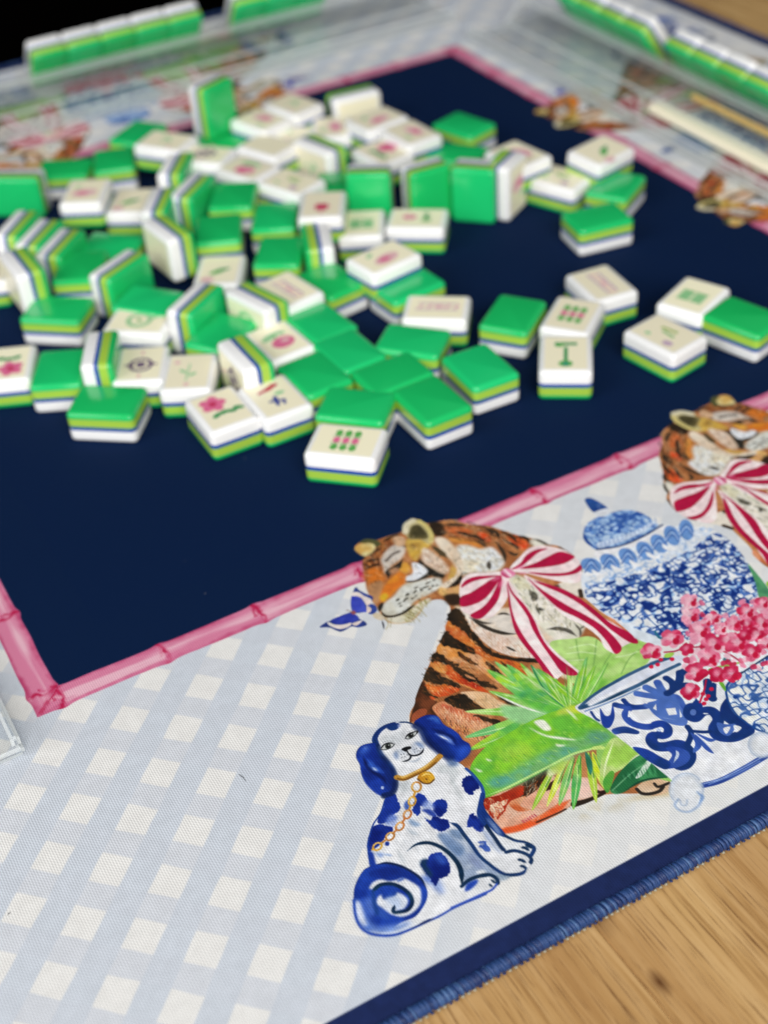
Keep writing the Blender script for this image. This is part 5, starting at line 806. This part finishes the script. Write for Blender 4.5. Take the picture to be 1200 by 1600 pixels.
# ---------------------------------------------------------------- the tiles: near row
G1, G2, G3, G4 = 'tiles spread along the near edge of the heap', 'loose tiles on the right of the navy field', 'tiles piled in the middle of the heap', 'tiles in the far part of the heap'
F, B, S_, U_ = 'F', 'B', 'S', 'U'
flat(F, 0, 'c6', [(505, 795), (800, 825), (752, 972), (455, 945)], 'bars', 'face-up tile nearest the camera with a pink and green bars mark', G1, 90)
flat(B, 0, 'c6', [(540, 660), (822, 690), (808, 805), (498, 775)], None, 'green face-down tile right behind the face-up tile nearest the camera', G1)
flat(F, 0, 'c4', [(-75, 395), (193, 398), (145, 615), (-125, 610)], 'flower', 'face-up tile with pink and green mark cut by the left photo edge', G1)
flat(B, 0, 'c4', [(200, 430), (410, 430), (360, 612), (148, 608)], None, 'green face-down tile beside the cut-off face-up tile at far left', G1)
flat(B, 0, 'c4', [(365, 600), (690, 612), (640, 748), (300, 735)], None, 'green face-down tile at the near left, its white underside facing the camera', G1)
flat(F, 0, 'c4', [(560, 402), (805, 402), (752, 615), (528, 605)], 'wheel', 'face-up tile with a dark plum wheel mark', G1)
flat(F, 0, 'c4', [(795, 440), (1018, 440), (972, 645), (752, 645)], 'sprig', 'face-up tile with a faint mint sprig right of the plum wheel tile', G1)
flat(F, 0, 'X', [(353, 592), (407, 657), (338, 683), (287, 624)], 'flower', 'face-up tile with pink blossom and green leaves in the near row', G1, 180)
flat(F, 0, 'c6', [(340, 590), (497, 735), (325, 835), (185, 655)], 'cottage', 'face-up tile with a red roof and blue mark beside the pink blossom tile', G1, 180)
flat(B, 0, 'c6', [(975, 605), (1140, 748), (980, 820), (815, 670)], None, 'green face-down tile at the lower right end of the green chain', G1)
flat(B, 0, 'c6', [(860, 520), (985, 605), (765, 690), (655, 600)], None, 'green face-down tile second from the lower right end of the green chain', G1)
flat(B, 0, 'c6', [(640, 415), (775, 522), (630, 610), (505, 495)], None, 'green face-down tile in the middle of the green chain', G1)
flat(B, 0, 'c6', [(525, 305), (665, 400), (515, 492), (385, 385)], None, 'green face-down tile at the upper left end of the green chain', G1)
flat(B, 0, 'c6', [(500, 510), (655, 635), (485, 702), (355, 572)], None, 'green face-down tile behind the red roof tile', G1)
flat(F, 0, 'c6', [(350, 380), (502, 500), (348, 572), (212, 440)], 'peach', 'face-up tile with a big pink peach mark', G1, 180)
stand(S_, 0, 'c4', (478, 352), (450, 505), (-1, 0), None, 'tile on its long edge at near left, layered stripes on top', G1)
stand(S_, 0, 'c6', (150, 452), (280, 590), (-1, .9), 'wheel', 'tile on edge left of the red roof tile, white face with dark mark toward camera', G1)
stand(S_, 0, 'c6', (175, 247), (350, 335), (-.6, 1), 'wreath', 'tile on edge left of the big pink peach tile, white face to camera', G1)
flat(B, 0, 'c6', [(785, 400), (1045, 430), (1020, 540), (745, 505)], None, 'green face-down tile in front of the face-up tile with a pale script line', G1)
flat(F, 0, 'c6', [(875, 282), (1138, 285), (1130, 400), (846, 392)], 'script', 'face-up tile with a pale pink script line', G1, 90)
flat(B, 0, 'c6', [(925, 150), (1035, 245), (835, 330), (708, 235)], None, 'green face-down tile under the raised face-up tile at the heap edge', G1)
flat(F, .42, 'c6', [(838, 52), (928, 122), (742, 205), (612, 152)], 'blush', 'face-up tile resting half on a green tile at the right edge of the heap', G1, 90)
flat(B, 0, 'c6', [(540, 145), (702, 235), (580, 300), (440, 205)], None, 'green face-down tile left of the raised face-up tile', G1)
flat(F, .2, 'c6', [(355, 187), (532, 262), (405, 372), (260, 240)], 'script', 'cream face-up tile with faint mark left of the green chain', G1, 90)
flat(B, .1, 'c5', [(440, 715), (590, 725), (570, 830), (395, 830)], None, 'green face-down tile behind the cream faint-mark tile', G1)
flat(F, 0, 'c3', [(930, 590), (1165, 600), (1130, 745), (895, 720)], 'leaf', 'cream tile face up with an olive green mark, deep in the heap', G1)
# ---- right of the field
flat(B, 0, 'c7', [(205, 612), (368, 645), (290, 775), (110, 740)], None, 'lone green face-down tile just right of the script tile', G2)
flat(F, 0, 'c7', [(590, 495), (705, 620), (585, 662), (425, 545)], 'script', 'turned face-up tile behind the two upright stacked faces on the right', G2, 90)
flat(F, 0, 'c7', [(420, 617), (588, 658), (527, 772), (335, 750)], 'bars', 'face-up tile with green and pink bars behind the shoot tile', G2)
flat(F, 0, 'c7', [(340, 768), (545, 770), (548, 925), (335, 918)], 'shoot', 'face-up tile with a green T shaped shoot', G2, 180)
flat(F, 0, 'c7', [(770, 676), (978, 780), (872, 870), (648, 762)], 'dash', 'face-up tile with small green and lilac marks at right', G2, 90)
flat(F, 0, 'c7', [(910, 535), (1068, 595), (935, 728), (772, 658)], 'screen', 'face-up tile with a green screen mark at right', G2)
flat(B, 0, 'c7', [(1075, 622), (1260, 690), (1165, 790), (942, 705)], None, 'green face-down tile against the right photo edge', G2)
flat(B, 0, 'c7', [(125, 795), (268, 912), (95, 978), (-8, 868)], None, 'green face-down tile nearest the camera among the loose right ones', G2)
flat(B, 0, 'c7', [(418, 298), (640, 272), (690, 335), (490, 410)], None, 'green face-down tile alone on navy under the far right cluster', G2)
flat(B, 0, 'c7', [(600, 145), (752, 165), (660, 275), (500, 250)], None, 'green face-down tile under the tilted face-up tile at far right', G2)
flat(F, 0, 'c2', [(510, 500), (658, 545), (608, 602), (432, 562)], 'dash', 'face-up tile with a green dash left of the far right green pair', G2, 90)
flat(F, .5, 'c2', [(680, 410), (792, 462), (668, 522), (565, 474)], 'leaf', 'tilted face-up tile with a green leaf mark on top of a green tile', G2, 90, 6, 20)
flat(F, .45, 'c2', [(400, 425), (538, 490), (432, 530), (308, 477)], 'blush', 'pale face-up tile with a pink smear beside the big upright green tile', G2, 90)
stand(U_, 0, 'c2', (222, 508), (348, 516), (0, -1), None, 'upright tile showing its whole green back, right end of the heap', G2)
stand(U_, 0, 'c2', (352, 520), (405, 470), (1, .6), 'blush', 'upright tile with cream face turned right behind the big green back', G2)
stand(U_, 0, 'c5', (1030, 440), (1180, 400), (-.4, -1), None, 'upright tile left of the big green back, grey striped edge showing', G3)
stand(U_, 0, 'c5', (782, 436), (955, 432), (0, -1), None, 'upright tile with green back and cream top edge in the middle of the heap', G3)
flat(F, 0, 'c5', [(958, 594), (1190, 597), (1200, 690), (938, 688)], 'pair', 'face-up tile with pink and green pair mark on the navy edge', G3, 90)
flat(F, 0, 'c5', [(762, 604), (928, 606), (922, 722), (748, 718)], 'screen', 'face-up tile with a small green mark left of the pair tile', G3)
flat(F, .55, 'c5', [(612, 518), (758, 530), (742, 650), (590, 640)], 'block', 'face-up tile with a bright pink block mark', G3)
stand(S_, 0, 'c5', (640, 645), (668, 780), (1, 0), None, 'tile on edge under the pink block tile, stripes up and white face to the right', G3)
flat(B, .1, 'c5', [(420, 565), (556, 575), (550, 690), (388, 692)], None, 'green face-down tile left of the pink block tile', G3)
flat(B, .3, 'c5', [(240, 480), (400, 500), (390, 600), (190, 590)], None, 'green tile flat behind the leaning pair in the heap middle', G3)
flat(B, .3, 'c3', [(870, 405), (1185, 390), (1135, 530), (905, 545)], None, 'green face-down tile with lime edge above the olive-mark tile', G3)
flat(F, .3, 'c5', [(330, 365), (462, 405), (420, 508), (242, 448)], 'peach', 'face-up tile with pink mark in the far middle', G3, 90)
flat(F, .3, 'c5', [(520, 415), (690, 480), (570, 548), (408, 512)], 'dash', 'cream face-up tile right of the far pink-mark tile', G3, 90)
stand(S_, .3, 'c3', (715, 412), (850, 515), (-1, 1), None, 'tall upright tile with its white face to the left, deep in the heap', G3)
stand(S_, 0, 'c4', (985, 125), (838, 262), (-1, -1), None, 'tile on edge with green back to the right, in front of the tall upright', G3)
flat(B, 0, 'c4', [(1000, 250), (1215, 322), (1080, 435), (855, 402)], None, 'green face-down tile sheltered between two on-edge tiles', G3)
stand(S_, 0, 'c3', (650, 572), (458, 702), (-1, -1), None, 'big tile on edge with broad green back, left of the tall upright', G3)
flat(B, .05, 'c3', [(640, 735), (810, 780), (745, 850), (590, 845)], None, 'green tile lying in the nook below the big on-edge tile', G3)
flat(F, 0, 'c4', [(545, 240), (800, 250), (790, 368), (478, 348)], 'wreath', 'face-up tile with a mint wreath in front of the big on-edge tile', G3, 90)
stand(S_, 0, 'c3', (850, 108), (792, 218), (-1, .2), None, 'farther of two on-edge tiles forming a curve in the heap', G3)
stand(S_, 0, 'c3', (775, 268), (715, 400), (-1, 0), None, 'nearer of two on-edge tiles forming a curve in the heap', G3)
stand(S_, 0, 'c3', (950, 215), (842, 325), (-1, -1), None, 'on-edge tile right of the curved pair, white and lime top', G3)
for i, (p, q) in enumerate(((( 140, 378), (20, 512)), ((250, 415), (115, 560)), ((345, 462), (212, 605)))):
    stand(S_, 0, 'c3', p, q, (-1, -1), None, ['leftmost of the three on-edge tiles leaning in a row', 'middle one of the three on-edge tiles leaning in a row', 'rightmost of the three on-edge tiles leaning in a row'][i], G3, 0)
stand(S_, .3, 'c3', (45, 555), (152, 690), (-1, .8), None, 'upright tile with white face at the left photo edge', G3)
flat(B, .25, 'c3', [(310, 558), (490, 575), (430, 722), (262, 715)], None, 'green face-down tile propped beside the big on-edge tile', G3)
flat(B, 0, 'c4', [(150, 185), (422, 195), (405, 302), (85, 285)], None, 'green face-down tile behind the near left green ones', G3)
flat(B, 0, 'c3', [(420, 485), (650, 510), (600, 600), (380, 575)], None, 'green tile with lime edge beneath the cream pair at left', G3)
flat(F, 0, 'c4', [(-130, 20), (0, 30), (-10, 110), (-140, 100)], None, 'white tile mostly outside the left photo edge', G3)
# ---- far part of the heap
stand(S_, 0, 'c3', (-70, 212), (205, 212), (0, -1), None, 'upright tile with green back and white top at the far left edge', G4)
flat(B, 0, 'c3', [(185, 142), (412, 130), (420, 225), (175, 235)], None, 'green tile flat at the far left, first of two', G4)
flat(B, 0, 'c3', [(440, 92), (622, 88), (655, 190), (412, 205)], None, 'green tile flat at the far left, beside the white far tile', G4)
flat(F, .5, 'c3', [(710, 0), (955, 35), (830, 112), (612, 82)], 'sprig', 'face-up tile with faint mark at far left of the heap', G4, 90)
flat(F, .3, 'c3', [(882, 82), (1052, 98), (1045, 160), (865, 150)], 'wheel', 'small cream face-up tile with plum shadow behind the on-edge tiles', G4, 90)  # the plum is the wheel mark on the face
flat(F, .4, 'c3', [(312, 225), (548, 232), (505, 365), (232, 358)], 'blush', 'face-up tile with a faint pink mark, left one of the cream pair', G4)
flat(F, 0, 'c3', [(548, 272), (745, 284), (695, 405), (472, 395)], 'leaf', 'face-up tile with a green mark, right one of the cream pair', G4)
stand(U_, .75, 'c5', (278, 38), (135, 108), (-1, -1), None, 'topmost upright tile standing on green tiles at the far left', G4)
flat(B, 0, 'c5', [(165, 270), (375, 280), (345, 365), (130, 335)], None, 'green face-down tile carrying the topmost upright tile', G4)
flat(B, 0, 'c1', [(425, 365), (520, 395), (445, 455), (330, 430)], None, 'green face-down tile nearest the far left pink bar', G4)
flat(F, .45, 'c5', [(520, 102), (680, 160), (612, 238), (405, 162)], 'sprig', 'cream face-up tile farthest back beside the navy field', G4, 90)
flat(F, .4, 'c5', [(390, 185), (530, 225), (462, 288), (298, 226)], 'blush', 'cream face-up tile with a pink edge left of the farthest one', G4, 90)
flat(F, .1, 'c5', [(480, 230), (640, 272), (560, 322), (425, 300)], 'sprig', 'plain cream face-up tile in the far heap', G4, 90)
flat(F, .3, 'c5', [(385, 292), (545, 330), (522, 392), (352, 332)], None, 'white edged face-up tile left of the on-edge mint-faced tile', G4, 90)
stand(S_, 0, 'c5', (585, 296), (745, 362), (-.3, 1), 'sprig', 'on-edge tile with white mint-marked face to camera in the far heap', G4)
stand(S_, 0, 'c5', (700, 142), (905, 92), (0, 1), None, 'on-edge tile with lime top stripe at the far back', G4)
flat(F, .4, 'c5', [(950, 160), (1042, 220), (862, 302), (755, 224)], 'blush', 'far face-up tile with a pale pink mark, upper of three', G4, 90)
flat(F, .4, 'c5', [(1045, 215), (1168, 300), (1082, 356), (885, 264)], 'blush', 'far face-up tile at the right end of the three', G4, 90)
flat(F, .2, 'c5', [(900, 288), (1065, 370), (925, 430), (812, 370)], 'flower', 'far face-up tile with red and green mark, lowest of three', G4, 90)
flat(F, .1, 'c5', [(640, 205), (790, 230), (800, 320), (625, 290)], 'blush', 'pinkish face-up tile below the far on-edge tile', G4, 90)
flat(B, 0, 'c2', [(230, 335), (358, 375), (272, 440), (138, 395)], None, 'green face-down tile lone at the far back right', G4)
flat(B, 0, 'c2', [(185, 438), (322, 455), (302, 515), (108, 490)], None, 'green face-down tile behind the upright green back', G4)
flat(B, 0, 'c5', [(690, 440), (800, 440), (790, 570), (680, 540)], None, 'green tile squeezed left of the upright with cream top edge', G4)
# ---------------------------------------------------------------- clear racks with their rows of tiles
acr = bpy.data.materials.new('clear_acrylic'); acr.use_nodes = True; nt = acr.node_tree; nt.nodes.remove(BS(acr)); out = nt.nodes['Material Output']
def acrylic(m, out, tint, gloss, milk):
    tr = N(m, 'ShaderNodeBsdfTransparent'); tr.inputs[0].default_value = tint
    gl = N(m, 'ShaderNodeBsdfGlossy'); gl.inputs['Roughness'].default_value = gloss
    df = N(m, 'ShaderNodeBsdfDiffuse'); df.inputs[0].default_value = (.8, .82, .82, 1)
    lw = N(m, 'ShaderNodeLayerWeight', Blend=.5); fc = math_node(m, 'ADD', math_node(m, 'MULTIPLY', math_node(m, 'POWER', lw.outputs['Facing'], 4.), .55), .05); a = N(m, 'ShaderNodeMixShader'); L(m, fc, a.inputs[0]); L(m, tr.outputs[0], a.inputs[1]); L(m, gl.outputs[0], a.inputs[2])
    b = N(m, 'ShaderNodeMixShader'); b.inputs[0].default_value = milk; L(m, a.outputs[0], b.inputs[1]); L(m, df.outputs[0], b.inputs[2]); L(m, b.outputs[0], out.inputs[0])
acrylic(acr, out, (.985, .99, .99, 1), .045, .02)
edge = bpy.data.materials.new('acrylic_edge'); edge.use_nodes = True; edge.node_tree.nodes.remove(BS(edge)); acrylic(edge, edge.node_tree.nodes['Material Output'], (.95, .97, .97, 1), .12, .5)  # milky white mixed into the bevels as painted edge highlights
refl_cream, gold = mat('reflection_cream', lin(255, 247, 222), .2), mat('gold_reflection', lin(240, 204, 122), .3)  # colours of the warm reflections in the right rack
def prism(name, prof, x0, x1, m, ends=None, b=.055):
    """profile (y outward from the field, z up) pulled along x"""
    bm = bmesh.new(); n = len(prof)
    A = [bm.verts.new((x0 * U0, y * U0, z * U0)) for y, z in prof]; Bv = [bm.verts.new((x1 * U0, y * U0, z * U0)) for y, z in prof]
    for i in range(n): bm.faces.new((A[i], A[(i + 1) % n], Bv[(i + 1) % n], Bv[i]))
    e = [bm.faces.new(list(reversed(A))), bm.faces.new(Bv)]
    bmesh.ops.recalc_face_normals(bm, faces=bm.faces[:])
    if b: bmesh.ops.bevel(bm, geom=bm.edges[:], offset=b * U0, segments=2, affect='EDGES', material=1 if ends else 0)
    me = bpy.data.meshes.new(name); bm.to_mesh(me); bm.free(); me.materials.append(m)
    if ends: me.materials.append(ends)
    return me
def rack(side, x0, x1, label, off=0., arm=None):  # arm: span of the added reflection bars and blobs
    """racks lie outside the field; local x runs along the side, y outward"""
    t = empty('tile_rack', (0, 0, 0)); tag(t, label, 'tile rack', 'clear acrylic tile racks')
    M = {0: Matrix(((1, 0, 0, 0), (0, 1, 0, FL * U0), (0, 0, 1, .004 * U0), (0, 0, 0, 1))), 1: Matrix(((0, 1, 0, FL * U0), (-1, 0, 0, 0), (0, 0, 1, .004 * U0), (0, 0, 0, 1))), 2: Matrix(((0, -1, 0, 0), (1, 0, 0, 0), (0, 0, 1, .004 * U0), (0, 0, 0, 1)))}[side]
    M = M @ Matrix.Translation((0, off * U0, 0)); t.matrix_world = M
    link('base_plate', prism('base_plate', [(1.7, 0), (6.3, 0), (6.3, .2), (1.7, .2)], x0, x1, acr, edge), t)
    link('front_plate', prism('front_plate', [(1.72, .205), (1.88, .205), (1.88, .48), (1.72, .48)], x0, x1, acr, edge), t)
    link('sloped_plate', prism('sloped_plate', [(4.56, .205), (4.76, .205), (4.24, .98), (4.06, .92)], x0, x1, acr, edge), t)
    link('lip', prism('lip', [(6.1, .205), (6.28, .205), (6.28, .55), (6.1, .55)], x0, x1, acr, edge), t)
    link('brace_plate', prism('brace_plate', [(3.2, .205), (3.36, .205), (4.02, .82), (3.94, .92)], x0, x1, acr, edge), t)
    if arm:  # span of warm acrylic reflections, added as solid cream and gold bars
        link('cream_reflection', prism('cream_reflection', [(2.45, .22), (2.95, .22), (2.95, .50), (2.45, .50)], arm[0], arm[1], refl_cream, None, .08), t)
        link('gold_reflection', prism('gold_reflection', [(4.0, .22), (4.2, .22), (4.2, .45), (4.0, .45)], arm[0], arm[1] - 1.6, gold, None, .1), t)
        for j in range(3):  # pale blobs of reflection, added as solid spheres
            c = bmesh.new(); bmesh.ops.create_uvsphere(c, u_segments=14, v_segments=8, radius=.3 * U0); me = bpy.data.meshes.new('reflection_blob'); c.to_mesh(me); c.free(); me.materials.append(refl_cream); me.polygons.foreach_set('use_smooth', [True] * len(me.polygons))
            o = link('reflection_blob', me, t); o.location = ((arm[1] - 1.2 - j * 1.0) * U0, 3.3 * U0, .5 * U0); o.scale = (1.25, .8, .8)
    return M
def rack_row(M, xs, group, labels):
    th = R(35); lx = Vector((1, 0, 0)); ly = Vector((0, -math.sin(th), math.cos(th))); lz = lx.cross(ly) * -1
    lz = Vector((0, math.cos(th), math.sin(th))); lx = ly.cross(lz)
    for x, lab in zip(xs, labels):
        top = Vector((x, 3.92, 1.56)); c = top - ly * (TL / 2) + lz * (TT / 2); m3 = M.to_3x3()
        rot = cols(m3 @ lx, m3 @ ly, m3 @ lz); base = c - Vector((0, 0, .62)); w = M @ (base * U0)
        t = empty('mahjong_tile', w); t.rotation_euler = rot.to_euler(); tag(t, lab, 'mahjong tile', group); off = rot.transposed() @ Vector((0, 0, .62 * U0))
        for pr in proto: q = pr.copy(); COL.objects.link(q); q.parent = t; q.location = off
MA = rack(0, -1.0, 22.9, 'clear acrylic rack along the far side with two rows of tiles', .65)
MB = rack(1, -22.0, 1.0, 'clear acrylic rack at the right with warm reflections built as solid bars', -.6, (-13.0, -4.0))
rack(2, -1.28, 22.3, 'clear acrylic rack end at the left photo edge', -.72)
rack_row(MA, [8.95 + i * 1.2 for i in range(5)], 'row of rack tiles at far left', ['leftmost tile of the far left rack row', 'second tile from the left in the far left rack row', 'middle tile of the far left rack row', 'fourth tile from the left in the far left rack row', 'rightmost tile of the far left rack row'])
rack_row(MA, [16.15 + i * 1.2 for i in range(3)], 'second row of rack tiles at the top', ['leftmost tile of the rack row cut by the top photo edge', 'middle tile of the rack row cut by the top photo edge', 'right tile of the rack row cut by the top photo edge'])
rack_row(MB, [-15.9 - i * 1.2 for i in range(4)], 'upper row of rack tiles at right', ['nearest tile of the upper right rack row', 'second nearest tile of the upper right rack row', 'third nearest tile of the upper right rack row', 'farthest tile of the upper right rack row'])
rack_row(MB, [-13.7 + i * 1.2 for i in range(5)], 'lower row of rack tiles at right', ['farthest tile of the lower right rack row', 'second farthest tile of the lower right rack row', 'middle tile of the lower right rack row', 'fourth farthest tile of the lower right rack row', 'nearest tile of the lower right rack row'])
